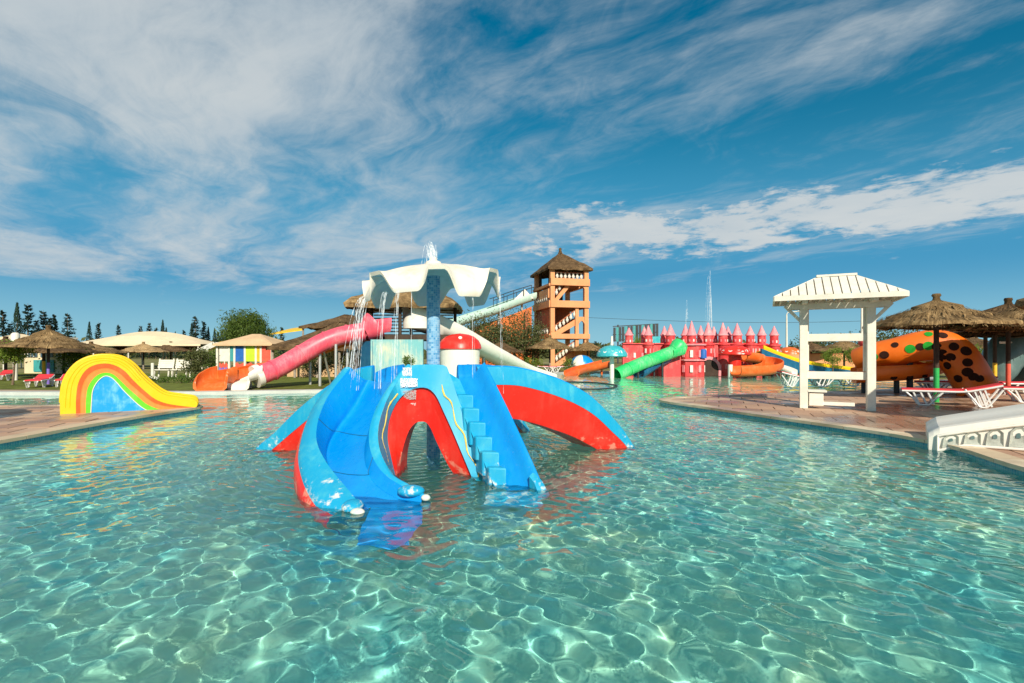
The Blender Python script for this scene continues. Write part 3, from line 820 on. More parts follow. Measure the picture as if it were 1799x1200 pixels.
part(MB().lathe([(.10, 2.60), (.12, 2.66), (.10, 2.70), (.05, 2.72), (.045, 2.76), (.01, 2.76)], 20, cp), 'nozzle', 'canopy_gel', cn, 50)
# ------------------------------------------------------------------ running water
m, t, b = newmat('falling_water')
b.inputs['Base Color'].default_value = (.92, .96, .98, 1); b.inputs['Roughness'].default_value = .15; b.inputs['IOR'].default_value = 1.33
g = t.n('NewGeometry').outputs['Position']
x, y, z = t.xyz(g)
nn = t.noise(t.comb(t.m('MULTIPLY', x, 60.0), t.m('MULTIPLY', y, 60.0), t.m('MULTIPLY', z, 12.0)), 1.0, 3, .6)
t.put(b.inputs['Alpha'], t.m('MULTIPLY', t.ss(nn, .40, .66), .55)); MATS['falling_water'] = m
def fall(p0, vel, z1, n, spread, r, label, size=10):
    """a broken stream: drops leave p0 with some speed and fall to z1"""
    mb = MB()
    for i in range(n):
        s = Vector(p0) + Vector((random.gauss(0, spread * .3), random.gauss(0, spread * .3), random.uniform(-.02, .02)))
        vv = Vector(vel) * random.uniform(.75, 1.2) + Vector((random.gauss(0, spread), random.gauss(0, spread), 0))
        T = (vv.z + math.sqrt(max(vv.z ** 2 + 2 * 9.8 * (s.z - z1), 0))) / 9.8
        pts, rr = [], []
        for k in range(size + 1):
            tt = T * k / size
            pts.append(s + vv * tt + Vector((0, 0, -4.9 * tt * tt)))
            rr.append(r * random.uniform(.4, 1.3) * (1 - .35 * k / size))
        mb.tube(pts, rr, 5, False)
    o = mb.build('water_stream', M['falling_water'], None, 60)
    return tag(o, label, 'water')
fall((-1.93, 6.75, 2.17), (-.35, -.2, .05), .95, 18, .09, .006, 'broad stream of water pouring from the canopy scoop on the pink tube side')
fall((-1.55, 6.30, 2.19), (-.16, -.05, 0), 1.0, 8, .045, .0045, 'thin stream falling from the canopy scoop in front of the parapet')
fall((-1.38, 6.22, 2.20), (-.10, -.05, 0), 1.0, 6, .035, .004, 'thin stream falling from the canopy rim beside the mosaic column')
fall((-1.22, 6.20, 2.22), (-.02, -.05, 0), 1.0, 2, .02, .004, 'single thread of water falling from the canopy rim onto the platform')
fall((-.50, 6.45, 2.35), (.03, -.03, 0), 1.1, 4, .03, .0035, 'few drips falling from the canopy rim over the stairs')
fall((-.18, 6.8, 2.37), (.08, -.02, 0), .9, 4, .03, .0035, 'thin drips from the upturned scoop on the brick tower side of the canopy')
fall((-1.09, 7.1, 2.76), (-.10, 0, 1.75), 2.66, 22, .10, .005, 'short white jet spouting from the top of the canopy')
# ================================================================== SHARED BUILDERS
TH = {}
def thatch_cone(R, eave, peak, mat, root, strands, layers=3, seed=1, knob=True, name='thatch_roof'):
    """layered straw cone with ragged eaves, local coordinates"""
    rnd = random.Random(seed)
    mb = MB()
    N = 44
    Hh = peak - eave
    def zc(r): return peak - Hh * (r / R) ** .86
    for L in range(layers):
        r0 = R * (L / layers) * .92 + (.05 if L == 0 else 0); r1 = R * (L + 1) / layers
        jit = [rnd.uniform(-.05, .05) for _ in range(N)]
        up = .05 * (layers - 1 - L)
        prof = [(r0, zc(r0) + up + .015), (r0 * .6 + r1 * .4, zc(r0 * .6 + r1 * .4) + up + .03), (r1, zc(r1) + up + .02), (r1 + .03, zc(r1) + up - .07), (r1 - .08, zc(r1) + up - .06)]
        mb.lathe(prof, N, (0, 0, 0), lambda i, a: (1 + (jit[int(a / 2 / math.pi * N + .5) % N] * .5 if i >= 2 else rnd.uniform(-.006, .006)), jit[int(a / 2 / math.pi * N + .5) % N] * (.8 if i >= 2 else .3)))
    # straws hanging over each layer's edge and lying on the slope
    for k in range(strands):
        a = rnd.uniform(0, 2 * math.pi)
        L = rnd.randrange(layers)
        r1 = R * (L + 1) / layers if rnd.random() < .65 else rnd.uniform(.15, 1) * R
        up = .05 * (layers - 1 - L)
        rs_ = max(r1 - rnd.uniform(.12, .3), .05); re = r1 + rnd.uniform(.0, .07)
        w = rnd.uniform(.008, .022)
        ca, sa = math.cos(a), math.sin(a); a2 = a + rnd.uniform(-.05, .05); cb, sb = math.cos(a2), math.sin(a2)
        z0 = zc(rs_) + up + .04; z1 = zc(re) + up - rnd.uniform(.0, .13)
        mb.add([(ca * rs_ - sa * w, sa * rs_ + ca * w, z0), (ca * rs_ + sa * w, sa * rs_ - ca * w, z0), (cb * re + sb * w * .4, sb * re - cb * w * .4, z1), (cb * re - sb * w * .4, sb * re + cb * w * .4, z1)], [(0, 1, 2, 3)])
    o = mb.build(name, M[mat], root, 30)
    if knob:
        kb = MB().lathe([(.15, -.06), (.10, .06), (.075, .16), (.10, .22), (.085, .27), (.01, .28)], 12, (0, 0, peak), lambda i, a: (1 + rnd.uniform(-.12, .12), 0)).build('straw_knob', M[mat], o, 40)
    return o
def palapa_base(R, eave, peak, mat, strands, pole_r, paint, split, seed=1):
    """straw umbrella: coloured pole, upper part darkened for shade, struts under the straw"""
    root = thing('straw_umbrella', 'x', 'umbrella', (0, 0, -50), 0)
    thatch_cone(R, eave, peak, mat, root, strands, 3, seed)
    MB().tube([(0, 0, split), (0, 0, peak - .1)], pole_r, 10).build('pole', M['wood_dark'], root, 60)  # dark colour stands in for the straw's shade on the pole
    MB().tube([(0, 0, 0), (0, 0, split + .002)], pole_r * 1.04, 10).build('lit_pole', M[paint], root, 60)
    for k in range(6):
        a = k * math.pi / 3 + .3
        MB().tube([(0, 0, peak - .32), (math.cos(a) * R * .93, math.sin(a) * R * .93, eave + .0)], .022, 5).build('strut', M['wood_dark'], root, 60)
    return root
PAL = {}
def palapa(loc, R, eave, peak, label, mat='thatch', strands=300, paint='wood_dark', split=1.0, pole_r=.055, rz=0.0, seed=1):
    key = (mat, strands, seed)
    if key not in PAL:
        root = palapa_base(1.55, 2.22 if seed >= 13 else 2.0, 2.85, mat, strands, pole_r, paint, split, seed)
        PAL[key] = root
    else: root = copy_tree(PAL[key])
    root.location = loc; root.rotation_euler = (0, 0, rz); root['label'] = label
    root['group'] = 'straw umbrellas round the pools'
    # own dimensions
    sx, sz = R / 1.55, peak / 2.85
    root.scale = (sx, sx, sz)
    for ch in root.children:
        if ch.name.startswith('lit_pole'):
            ch.data = ch.data.copy(); ch.data.materials.clear(); ch.data.materials.append(M[paint])
    return root
def make_lounger():
    root = thing('sun_lounger', 'x', 'sun lounger', (0, 0, 0))
    # frame runs along x, foot end at -1, raised head end at +1
    prof = cr([(-.98, .36), (-.3, .37), (.25, .38), (.62, .46), (.98, .56)], 5)
    for s in (-1, 1):
        MB().tube([(x, s * .31, z) for x, z in prof], .026, 8).build('side_rail', M['white_plastic'], root, 60)
    cush = MB()
    A_ = [(x, -.30, z + .05) for x, z in prof]; B_ = [(x, .30, z + .05) for x, z in prof]
    A0 = [(x, -.30, z + .0) for x, z in prof]; B0 = [(x, .30, z + .0) for x, z in prof]
    cush.strip(A_, B_).strip(A0, A_).strip(B_, B0).strip(B0, A0)
    cush.add([A_[0], B_[0], B0[0], A0[0], A_[-1], B_[-1], B0[-1], A0[-1]], [(0, 3, 2, 1), (4, 5, 6, 7)])
    c = cush.build('cushion', M['cushion_red'], root, 35); fixn(c)
    for (x0, x1, h) in ((-.92, -.12, .36), (.28, .98, .44)):
        for s in (-1, 1):
            xm = (x0 + x1) / 2
            leg = MB().tube(cr([(x0, s * .30, h), (x0 + .2, s * .30, .14), (x0 + .28, s * .30, .02), (x1 - .30, s * .30, .02), (x1 - .2, s * .30, .14), (x1, s * .30, h + .02)], 3), .024, 6)
            for q in range(3):
                xx = x0 + .25 + q * (x1 - x0 - .5) / 2
                leg.bar((xx - .08, s * .30, h), (xx + .05, s * .30, .03), .02, .035)
            leg.build('leg_frame', M['white_plastic'], root, 50)
    return root
LOUNGE = make_lounger(); LOUNGE_USED = []
def lounger(loc, rz, label, scale=1.0):
    if LOUNGE_USED: o = copy_tree(LOUNGE)
    else: o = LOUNGE; LOUNGE_USED.append(1)
    o.location = loc; o.rotation_euler = (0, 0, rz); o.scale = (scale,) * 3
    o['label'] = label; o['group'] = 'red sun loungers'
    return o
# ---------------------------------------------------------------- trees
def conifer(h, r, seed, narrow=False):
    rnd = random.Random(seed)
    root = thing('conifer_tree', 'x', 'tree', (0, 0, 0))
    MB().tube([(0, 0, 0), (0, 0, h * .5), (0, 0, h)], [h * .016, h * .010, .02], 6).build('trunk', M['bark'], root, 60)
    mb = MB()
    if narrow:
        n = 900
        for k in range(n):
            z = h * (.04 + .96 * rnd.random()); u_ = z / h
            rad = r * min(1, (1 - u_) * 2.2 + .06) * rnd.uniform(.55, 1.08)
            a = rnd.uniform(0, 6.283); s = h * rnd.uniform(.012, .028)
            c = Vector((math.cos(a) * rad, math.sin(a) * rad, z))
            t_ = Vector((math.cos(a + 1.57) * .5, math.sin(a + 1.57) * .5, 0)) * s; up = Vector((math.cos(a) * .3, math.sin(a) * .3, 1)) * s * 1.7
            mb.add([c - t_, c + t_, c + up], [(0, 1, 2)])
    else:
        tiers = 17
        for i in range(tiers):
            u_ = .08 + .90 * i / tiers
            R_ = r * (1 - u_) ** .85 + .02 * h
            nb = int(7 + 5 * (1 - u_))
            for k in range(nb):
                a = rnd.uniform(0, 6.283); Lb = R_ * rnd.uniform(.6, 1.15); z0 = h * (u_ + rnd.uniform(-.02, .02))
                d = Vector((math.cos(a), math.sin(a), 0)); s = Vector((-d.y, d.x, 0))
                tip = d * Lb + Vector((0, 0, z0 - Lb * rnd.uniform(.05, .35) + .03 * h))
                for q in range(9):
                    f = rnd.uniform(.15, 1.0); c = Vector((0, 0, z0)).lerp(tip, f)
                    w = Lb * .24 * (1.15 - f) + .012 * h
                    c = c + s * rnd.uniform(-w, w) + Vector((0, 0, rnd.uniform(-.01, .014) * h))
                    L_ = h * rnd.uniform(.016, .036)
                    mb.add([c - s * L_ * .5 + Vector((0, 0, rnd.uniform(-.4, .4) * L_)), c + s * L_ * .5, c + d * L_ + Vector((0, 0, rnd.uniform(-.5, .9) * L_)), c - Vector((0, 0, L_ * rnd.uniform(.2, .8)))], [(0, 1, 2), (0, 3, 1)])
    mb.build('crown', M['leaf_conifer'], root)
    return root
CON = {}
def put_conifer(px, top, d, kind, label, wide=1.0):
    h0 = {'spruce': 10.0, 'thin': 10.0, 'cypress': 10.0}[kind]
    key = (kind, random.randrange(2))
    if key not in CON:
        CON[key] = conifer(10, {'spruce': 2.4, 'thin': 1.5, 'cypress': .75}[kind], hash(kind) % 97 + key[1], kind == 'cypress'); o = CON[key]
    else: o = copy_tree(CON[key])
    p = P(px, top, d); s = (p.z - GZ) / 10
    o.location = (p.x, d, GZ); o.scale = (s * wide, s * wide, s); o.rotation_euler = (0, 0, random.uniform(0, 6.28))
    o['label'] = label; o['group'] = 'conifers far behind the park'
    return o
def leafy(name, loc, h, crown_r, crown_h, mat, label, n=2600, leaf=.07, trunk_r=.06, crown_z=None, weep=0.0, seed=1, stems=1, clumps=26, group=None):
    rnd = random.Random(seed)
    root = thing(name, label, 'tree' if h > 1.2 else 'shrub', loc, 0, group)
    cz = crown_z if crown_z is not None else h - crown_h / 2
    tr = MB()
    cl = []
    for k in range(clumps):
        a = rnd.uniform(0, 6.283); u_ = rnd.uniform(-1, 1); rr_ = rnd.uniform(.35, 1) ** .5
        cl.append(Vector((math.cos(a) * crown_r * .78 * rr_ * math.sqrt(1 - u_ * u_ * .7), math.sin(a) * crown_r * .78 * rr_ * math.sqrt(1 - u_ * u_ * .7), cz + u_ * crown_h * .40)))
    for s in range(stems):
        b0 = Vector((rnd.uniform(-.1, .1) * stems, rnd.uniform(-.1, .1) * stems, 0)) if stems > 1 else Vector((0, 0, 0))
        fork = Vector((rnd.uniform(-.1, .1), rnd.uniform(-.1, .1), max(cz - crown_h * .35, h * .25)))
        tr.tube([b0, b0.lerp(fork, .5) + Vector((rnd.uniform(-.05, .05), 0, 0)), fork], [trunk_r, trunk_r * .8, trunk_r * .65], 7)
        for c in cl[s::max(stems, 1)][:9]: tr.tube([fork, fork.lerp(c, .55) + Vector((0, 0, .06)), c], [trunk_r * .5, trunk_r * .3, trunk_r * .1], 5)
    tr.build('trunk', M['bark'], root, 60)
    mb = MB()
    for k in range(n):
        c = cl[k % clumps]
        sz = crown_r * .30 * (.6 + .8 * ((k % clumps) * 37 % 10) / 10)
        gs_ = lambda: max(-1.7, min(1.7, rnd.gauss(0, 1)))
        p = c + Vector((gs_() * sz, gs_() * sz, gs_() * sz * .75))
        if weep: p.z -= weep * rnd.random() * max(0, math.hypot(p.x, p.y) / crown_r) ** 1.5
        ax = Vector((rnd.gauss(0, 1), rnd.gauss(0, 1), rnd.gauss(0, .7) - weep * 1.5)).normalized()
        sd = ax.orthogonal().normalized(); sd = Matrix.Rotation(rnd.uniform(0, 6.28), 3, ax) @ sd
        L_ = leaf * rnd.uniform(.6, 1.5); w = L_ * (.22 if weep else .36)
        if weep: L_ *= 2.2
        mb.add([p, p + ax * L_ * .5 + sd * w, p + ax * L_, p + ax * L_ * .5 - sd * w], [(0, 1, 2, 3)])
    mb.build('crown', M[mat], root)
    return root
# ================================================================== LEFT SIDE
# rainbow slide on the deck
DZ = GZ + .024
rb0 = Vector((-9.84, 11.19, DZ)); rb1 = Vector((-7.40, 12.72, DZ))
rdir = (rb1 - rb0).normalized(); rang = math.atan2(rdir.y, rdir.x)
rain = thing('rainbow_slide', 'yellow toddler slide with a painted rainbow side on the paved deck', 'water slide', rb0, rang)
# outline in the plane of the side, x along the slide, z up, from the photo's silhouette
def rb(px, py):
    # intersect the pixel's ray with the vertical plane of the slide's near side
    rx = (px - CX) / F; n_ = Vector((-rdir.y, rdir.x, 0))
    d = (rb0.x * n_.x + rb0.y * n_.y) / (rx * n_.x + n_.y)
    p = P(px, py, d); return ((p - rb0).dot(rdir), p.z - DZ)
outer = [rb(*q) for q in cr([(106, 727), (106, 700), (112, 668), (130, 642), (155, 628), (185, 624), (212, 629), (232, 642), (248, 660), (268, 678), (290, 692), (318, 697), (340, 700), (347, 706), (345, 713)], 4)]
cY = [rb(*q) for q in cr([(134, 726), (134, 700), (138, 672), (150, 651), (166, 641), (186, 638), (204, 642), (220, 652), (234, 667), (252, 684), (272, 700), (292, 708), (315, 712), (332, 714), (342, 715)], 4)]
cR = [rb(*q) for q in cr([(142, 726), (142, 702), (146, 677), (156, 659), (170, 650), (187, 647), (202, 651), (215, 660), (229, 674), (247, 690), (266, 705), (284, 712), (302, 715), (318, 716), (330, 716)], 4)]
cO = [rb(*q) for q in cr([(151, 726), (151, 704), (154, 682), (163, 666), (174, 657), (187, 654), (199, 657), (210, 666), (224, 680), (241, 695), (256, 708), (270, 715), (280, 718), (290, 718), (298, 718)], 4)]
cG = [rb(*q) for q in cr([(160, 725), (161, 706), (163, 686), (170, 672), (179, 663), (187, 660), (196, 663), (205, 671), (217, 685), (232, 700), (244, 711), (254, 718), (258, 720), (261, 720), (264, 720)], 4)]
def arc_part(a_, b_, y0, name, mat, y1=None):
    return MB().strip([(x, y0, z) for x, z in a_], [(x, y0 if y1 is None else y1, z) for x, z in b_]).build(name, M[mat], rain, 40)
Wd = .78
rt = [(x, z) for x, z in outer]
body = MB().strip([(x, 0, z) for x, z in outer], [(x, Wd, z) for x, z in outer])                      # top surface
body.strip([(x, 0, z) for x, z in outer], [(x, -.03, z - .02) for x, z in outer]).strip([(x, -.03, z - .02) for x, z in outer], [(x, -.03, z) for x, z in cY])
body.strip([(x, Wd, z) for x, z in outer], [(x, Wd, z) for x, z in cY])
bo = body.build('slide_body', M['yellow_gel'], rain, 40)
for off in (.35, .62):
    MB().tube([(a_[0] * (1 - off) + b_[0] * off, -.028, a_[1] * (1 - off) + b_[1] * off) for a_, b_ in zip(outer, cY)][2:34], .010, 5).build('moulded_groove', M['yellow_gel'], bo, 60)
arc_part(cY, cR, -.028, 'red_band', 'rainbow_red', -.022); arc_part(cR, cO, -.024, 'orange_band', 'rainbow_orange', -.018); arc_part(cO, cG, -.02, 'green_band', 'rainbow_green', -.014)
for a_, mt in ((cR, 'rainbow_orange'), (cG, 'spot_white')):
    MB().tube([(x, -.020, z) for x, z in a_], .008, 5).build('band_edge', M[mt], rain, 60)
inn = [(x, -.012, z) for x, z in cG]
MB().add(inn + [(inn[0][0], -.012, 0.0), (inn[-1][0], -.012, 0.0)], [tuple(range(len(inn))) + (len(inn) + 1, len(inn))]).build('blue_panel', M['rainbow_blue'], rain)
for y in (.05, Wd - .05):
    MB().tube([(x, y, z + .012) for x, z in outer[3:]], .03, 8).build('guide_rail', M['yellow_gel'], rain, 60)
# straw umbrellas on the left bank
def GP(px, py): return G(px, py, GZ)
palapa(GP(85, 675), 1.5, 2.0, 2.30, 'straw umbrella with purple pole beside the red loungers', 'thatch', 700, 'paint_purple', 1.15, seed=3)
palapa(GP(77, 665), 2.0, 1.95, 2.0, 'straw umbrella with yellow pole behind the purple-poled one', 'thatch_dark', 300, 'paint_yellow', 1.3, seed=5)
palapa(GP(10, 662), 2.0, 1.95, 2.05, 'straw umbrella behind the small round-topped tree on the lawn', 'thatch_dark', 300, 'wood_dark', 1.0, seed=5, rz=1)
palapa(GP(160, 652), 2.1, 1.95, 1.95, 'low straw umbrella behind the rainbow slide under the long cream awning', 'thatch', 300, 'wood_dark', 1.0, seed=6)
palapa(GP(112, 657), 2.0, 1.95, 1.95, 'straw umbrella in front of the white pavilion with grid windows', 'thatch_dark', 300, 'wood_dark', 1.0, seed=5, rz=2)
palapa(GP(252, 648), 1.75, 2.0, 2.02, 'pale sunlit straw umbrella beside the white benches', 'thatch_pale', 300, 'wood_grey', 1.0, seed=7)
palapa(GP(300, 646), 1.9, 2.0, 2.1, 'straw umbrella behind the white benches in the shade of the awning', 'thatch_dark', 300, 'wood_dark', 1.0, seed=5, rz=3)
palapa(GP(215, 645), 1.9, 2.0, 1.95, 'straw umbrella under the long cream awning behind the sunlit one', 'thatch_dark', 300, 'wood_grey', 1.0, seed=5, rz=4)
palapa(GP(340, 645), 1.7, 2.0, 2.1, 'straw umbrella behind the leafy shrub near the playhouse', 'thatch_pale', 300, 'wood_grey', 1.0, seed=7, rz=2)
lounger(GP(70, 680), RAD(118), 'red sun lounger beside the purple umbrella pole', .8)
lounger(GP(118, 679), RAD(122), 'red sun lounger half hidden behind the yellow rainbow slide', .8)
lounger(GP(8, 668), RAD(120), 'red sun lounger on the lawn edge under the shaded umbrellas', .8)
# white pavilion with grid windows behind the umbrellas
p = GP(83, 656)
pav = thing('white_pavilion', 'low cream pavilion with grid windows behind the straw umbrellas', 'building', (p.x, p.y, GZ), RAD(-8))
MB().box((0, .1, 1.1), (3.4, .2, 2.2)).build('wall', M['cream_fabric'], pav)
for i in range(3):
    w = MB().box((-1.15 + i * 1.15, -.03, 1.45), (.9, .04, .8)).build('window', M['glass_dark'], pav)
    for k in range(1, 4): MB().bar((-1.6 + i * 1.15 + k * .225, -.065, 1.05), (-1.6 + i * 1.15 + k * .225, -.065, 1.85), .04, .03).build('mullion', M['white_paint'], w)
    for k in range(1, 3): MB().bar((-1.6 + i * 1.15, -.07, 1.05 + k * .27), (-.7 + i * 1.15, -.07, 1.05 + k * .27), .03, .04).build('mullion', M['white_paint'], w)
MB().box((-.2, -.04, .5), (1.5, .05, .75)).build('teal_panel', M['paint_teal'], pav)
MB().box((0, .1, 2.25), (3.6, .6, .1)).build('roof', M['white_paint'], pav)
# long cream awning
def awning(name, x0, x1, ytop, yeave, d, depth, label):
    a_, b_ = P(x0, yeave, d), P(x1, yeave, d)
    L_ = b_.x - a_.x; z0 = a_.z; z1 = P(0, ytop, d).z
    root = thing(name, label, 'awning', (a_.x, d, GZ))
    N = 28; mb = MB()
    A_, B_, C_ = [], [], []
    for i in range(N + 1):
        u_ = i / N; zz_ = (z1 - z0) * (math.sin(math.pi * u_) ** .8 if 0 < u_ < 1 else 0)
        A_.append((L_ * u_, 0 - .25 * math.sin(math.pi * u_), z0 - GZ)); B_.append((L_ * (.06 + .88 * u_), depth * .5, z0 - GZ + zz_ + .04)); C_.append((L_ * u_, depth, z0 - GZ))
    mid_ = [tuple(np.array(a_) * .5 + np.array(b_) * .5 + np.array((0, 0, .16 * math.sin(math.pi * i / N)))) for i, (a_, b_) in enumerate(zip(A_, B_))]
    mb.strip(A_, mid_).strip(mid_, B_).strip(B_, C_).strip([(x, y, z - .16) for x, y, z in A_], A_)
    mb.build('fabric', M['cream_fabric'], root, 60)
    for i in range(5):
        x = L_ * (.02 + .96 * i / 4)
        for y in (.1, depth - .1): MB().tube([(x, y, 0), (x, y, z0 - GZ - .02)], .05, 8).build('post', M['white_paint'], root, 60)
    return root
awning('long_awning', 96, 352, 580, 604, 44, 6, 'long cream fabric awning arching over the straw umbrellas')
awning('long_awning', -70, 30, 585, 605, 40, 5, 'short cream fabric awning next to the white lamp column')
p = GP(27, 668)
lampc = thing('lamp_column', 'white column with a fat cylindrical cap among the left umbrellas', 'lamp', (p.x, p.y, GZ))
z_ = P(0, 584, p.y).z - GZ
MB().tube([(0, 0, 0), (0, 0, z_ - .5)], .09, 10).build('post', M['white_paint'], lampc, 60)
MB().lathe([(.09, z_ - .5), (.17, z_ - .48), (.17, z_ - .08), (.10, z_), (.01, z_ + .01)], 16).build('cap', M['white_paint'], lampc, 50)
# benches, shrubs, little trees
for px_, lb in ((283, 'white slatted bench nearest the rainbow slide'), (314, 'white slatted bench beside the leafy shrub')):
    p = GP(px_, 663)
    be = thing('white_bench', lb, 'bench', (p.x, p.y, GZ), 0, 'white benches on the lawn')
    for k in range(2): MB().box((0, .25 - .2 * k, .42), (.86, .17, .04)).build('seat_slat', M['white_paint'], be)
    for k in range(4): MB().box((0, .38 + .03 * k, .56 + .115 * k), (.86, .03, .105)).build('back_slat', M['white_paint'], be)
    for s in (-.38, .38):
        MB().bar((s, .02, 0), (s, .06, .42), .06, .06).bar((s, .36, 0), (s, .49, 1.02), .06, .06).bar((s, .02, .40), (s, .4, .40), .06, .05).build('end_frame', M['white_paint'], be)
p = GP(268, 668)
hl = thing('folded_parasol', 'white folded parasol with a conical base beside the benches', 'parasol', (p.x, p.y, GZ))
MB().lathe([(.34, 0), (.28, .10), (.06, .24), (.05, .26)], 16).build('base', M['white_paint'], hl, 40)
MB().tube([(0, 0, .2), (0, 0, .85)], .07, 8).build('pole', M['white_paint'], hl, 60)
leafy('round_tree', GP(22, 676), 1.75, .68, .85, 'leaf_bright', 'small round-topped tree on the lawn beside the red lounger', 2600, .07, .05, seed=2)
leafy('leafy_shrub', GP(347, 666), 1.5, .62, 1.25, 'leaf_olive', 'leafy olive-green shrub between the benches and the playhouse', 2400, .08, .03, seed=3, stems=3, crown_z=.85)
leafy('leafy_shrub', GP(368, 657), 1.7, .6, 1.3, 'leaf_green', 'taller green shrub behind the playhouse corner', 1800, .09, .03, seed=4, stems=3, crown_z=1.0)
leafy('leafy_shrub', GP(128, 664), 1.5, .7, 1.0, 'leaf_green', 'green shrub showing over the rainbow slide', 1500, .09, .03, seed=5, stems=3, crown_z=.95)
for i, px_ in enumerate((262, 290, 318, 340)):
    leafy('low_plant', GP(px_, 673 - i % 2), .35, .32, .3, 'leaf_green', ('low plant at the foot of the folded parasol', 'low plant under the bench nearest the rainbow slide', 'low plant under the bench by the leafy shrub', 'low plant at the foot of the leafy shrub')[i], 300, .06, .012, seed=20 + i, stems=3, clumps=10, crown_z=.18, group='low plants along the lawn edge')
# conifers
CL = [(5, 543, 75, 'thin', 'slim spruce beside the tall narrow cypress'), (30, 533, 80, 'cypress', 'tall narrow cypress behind the white lamp column'), (49, 532, 75, 'spruce', 'broad tallest spruce right beside the narrow cypress'),
      (18, 566, 78, 'spruce', 'short dark spruce behind the lamp column'), (63, 560, 80, 'spruce', 'bushy spruce in the shade of the tallest one'), (76, 544, 78, 'spruce', 'spruce above the purple-poled umbrella'), (88, 556, 78, 'spruce', 'spruce with a blunt top between two taller ones'),
      (96, 551, 80, 'thin', 'spruce just before the end of the long awning'), (119, 549, 76, 'spruce', 'loose open spruce standing over the long awning end'),
      (157, 566, 95, 'cypress', 'small cypress over the long awning'), (173, 565, 95, 'thin', 'small leaning-branched conifer over the long awning'), (208, 569, 100, 'thin', 'tiny conifer tip over the crest of the awning'),
      (247, 571, 100, 'thin', 'tiny conifer over the falling side of the awning'), (262, 566, 100, 'thin', 'slim conifer over the falling side of the awning'), (274, 574, 100, 'thin', 'low conifer tip between two slimmer ones'), (286, 563, 100, 'cypress', 'narrow dark cypress over the benches'),
      (292, 576, 100, 'cypress', 'short cypress close to the narrow dark one'), (308, 583, 100, 'cypress', 'lone cypress tip over the end of the awning'), (323, 578, 100, 'thin', 'pale conifer just past the end of the awning'),
      (343, 554, 85, 'spruce', 'tall spruce between the awning and the weeping tree'), (337, 568, 88, 'cypress', 'cypress hugging the tall spruce'), (358, 562, 88, 'thin', 'slender conifer next to the tall spruce'), (366, 575, 90, 'cypress', 'short cypress before the weeping tree'),
      (377, 577, 90, 'cypress', 'thin cypress close to the weeping tree'), (383, 583, 90, 'thin', 'low conifer against the weeping tree'), (390, 578, 90, 'thin', 'conifer half hidden by the weeping tree'), (495, 573, 95, 'thin', 'lone conifer tip above the yellow roof')]
for q in CL: put_conifer(*q)
# weeping tree
leafy('weeping_tree', (P(435, 0, 40).x, 40, GZ), 4.9, 1.75, 2.6, 'leaf_weep', 'round weeping tree with drooping fronds behind the playhouse', 15000, .12, .16, crown_z=3.1, weep=.8, seed=9, clumps=60)
# yellow canopies behind the playhouse
def slab_roof(name, x0, x1, y0, y1, d, depth, mat, label, cat='canopy', yb=None):
    a_, b_ = P(x0, y1, d), P(x1, y1, d); zt = P(0, y0, d).z
    root = thing(name, label, cat, (a_.x, d, GZ))
    L_ = b_.x - a_.x
    zl, zr = a_.z - GZ, (P(0, yb, d).z if yb else a_.z) - GZ
    zt_ = zt - GZ
    mb = MB().add([(0, 0, zl), (L_, 0, zr), (L_, depth, zr + zt_ - zl), (0, depth, zt_), (0, 0, zl - .12), (L_, 0, zr - .12)], [(0, 1, 2, 3), (4, 5, 1, 0)])
    mb.build('cover', M[mat], root)
    for x in (.08, L_ - .08): MB().tube([(x, .1, 0), (x, .1, zl - .1)], .05, 6).build('post', M['white_paint'], root, 60)
    return root
slab_roof('yellow_canopy', 352, 395, 598, 610, 42, 3, 'yellow_paint', 'yellow awning roof between the long awning and the playhouse')
slab_roof('white_canopy', 345, 366, 600, 614, 40, 2, 'white_paint', 'small white awning in front of the yellow one')
slab_roof('yellow_roof', 472, 532, 572, 586, 48, 5, 'yellow_paint', 'long yellow roof rising behind the thatched building', yb=578)
# colourful playhouse with a tan tent roof
p = GP(428, 660); pd = p.y
ph = thing('playhouse', 'children playhouse with bright painted panels and a tan pointed roof', 'playhouse', (p.x, p.y, GZ), RAD(-4))
s_ = pd / F
def hx(px): return (px - 428) * s_
ez = P(0, 604, pd).z - GZ; tz = P(0, 585, pd).z - GZ
x0, x1 = hx(376), hx(486)
ap = [(hx(420), 1.3, tz), (hx(436), 1.3, tz)]
rf = MB().add([(x0, -.3, ez), (x1, -.3, ez), (x1 - .2, 2.9, ez), (x0 + .2, 2.9, ez), ap[0], ap[1], (hx(402), .3, ez + .30), (hx(455), .3, ez + .30)], [(0, 1, 7, 6), (6, 7, 5, 4), (1, 2, 5, 7), (2, 3, 4, 5), (3, 0, 6, 4)])
rfo = rf.build('roof', M['tan_fabric'], ph, 0)
MB().box(((x0 + x1) / 2, -.28, ez - .05), (x1 - x0 - .1, .04, .10)).build('valance', M['tan_fabric'], rfo)
for a_, b_, mt, top in ((384, 401, 'white_paint', ez - .05), (403, 411, 'paint_teal', ez - .05), (413, 430, 'paint_blue', ez - .05), (432, 450, 'paint_lime', ez - .05), (452, 459, 'paint_yellow', ez - .05), (461, 478, 'paint_red', ez - .05)):
    MB().box(((hx(a_) + hx(b_)) / 2, 0, (ez - .1) * .5 + .42), (hx(b_) - hx(a_), .05, ez - .1 - .84)).build('painted_panel', M[mt], ph)
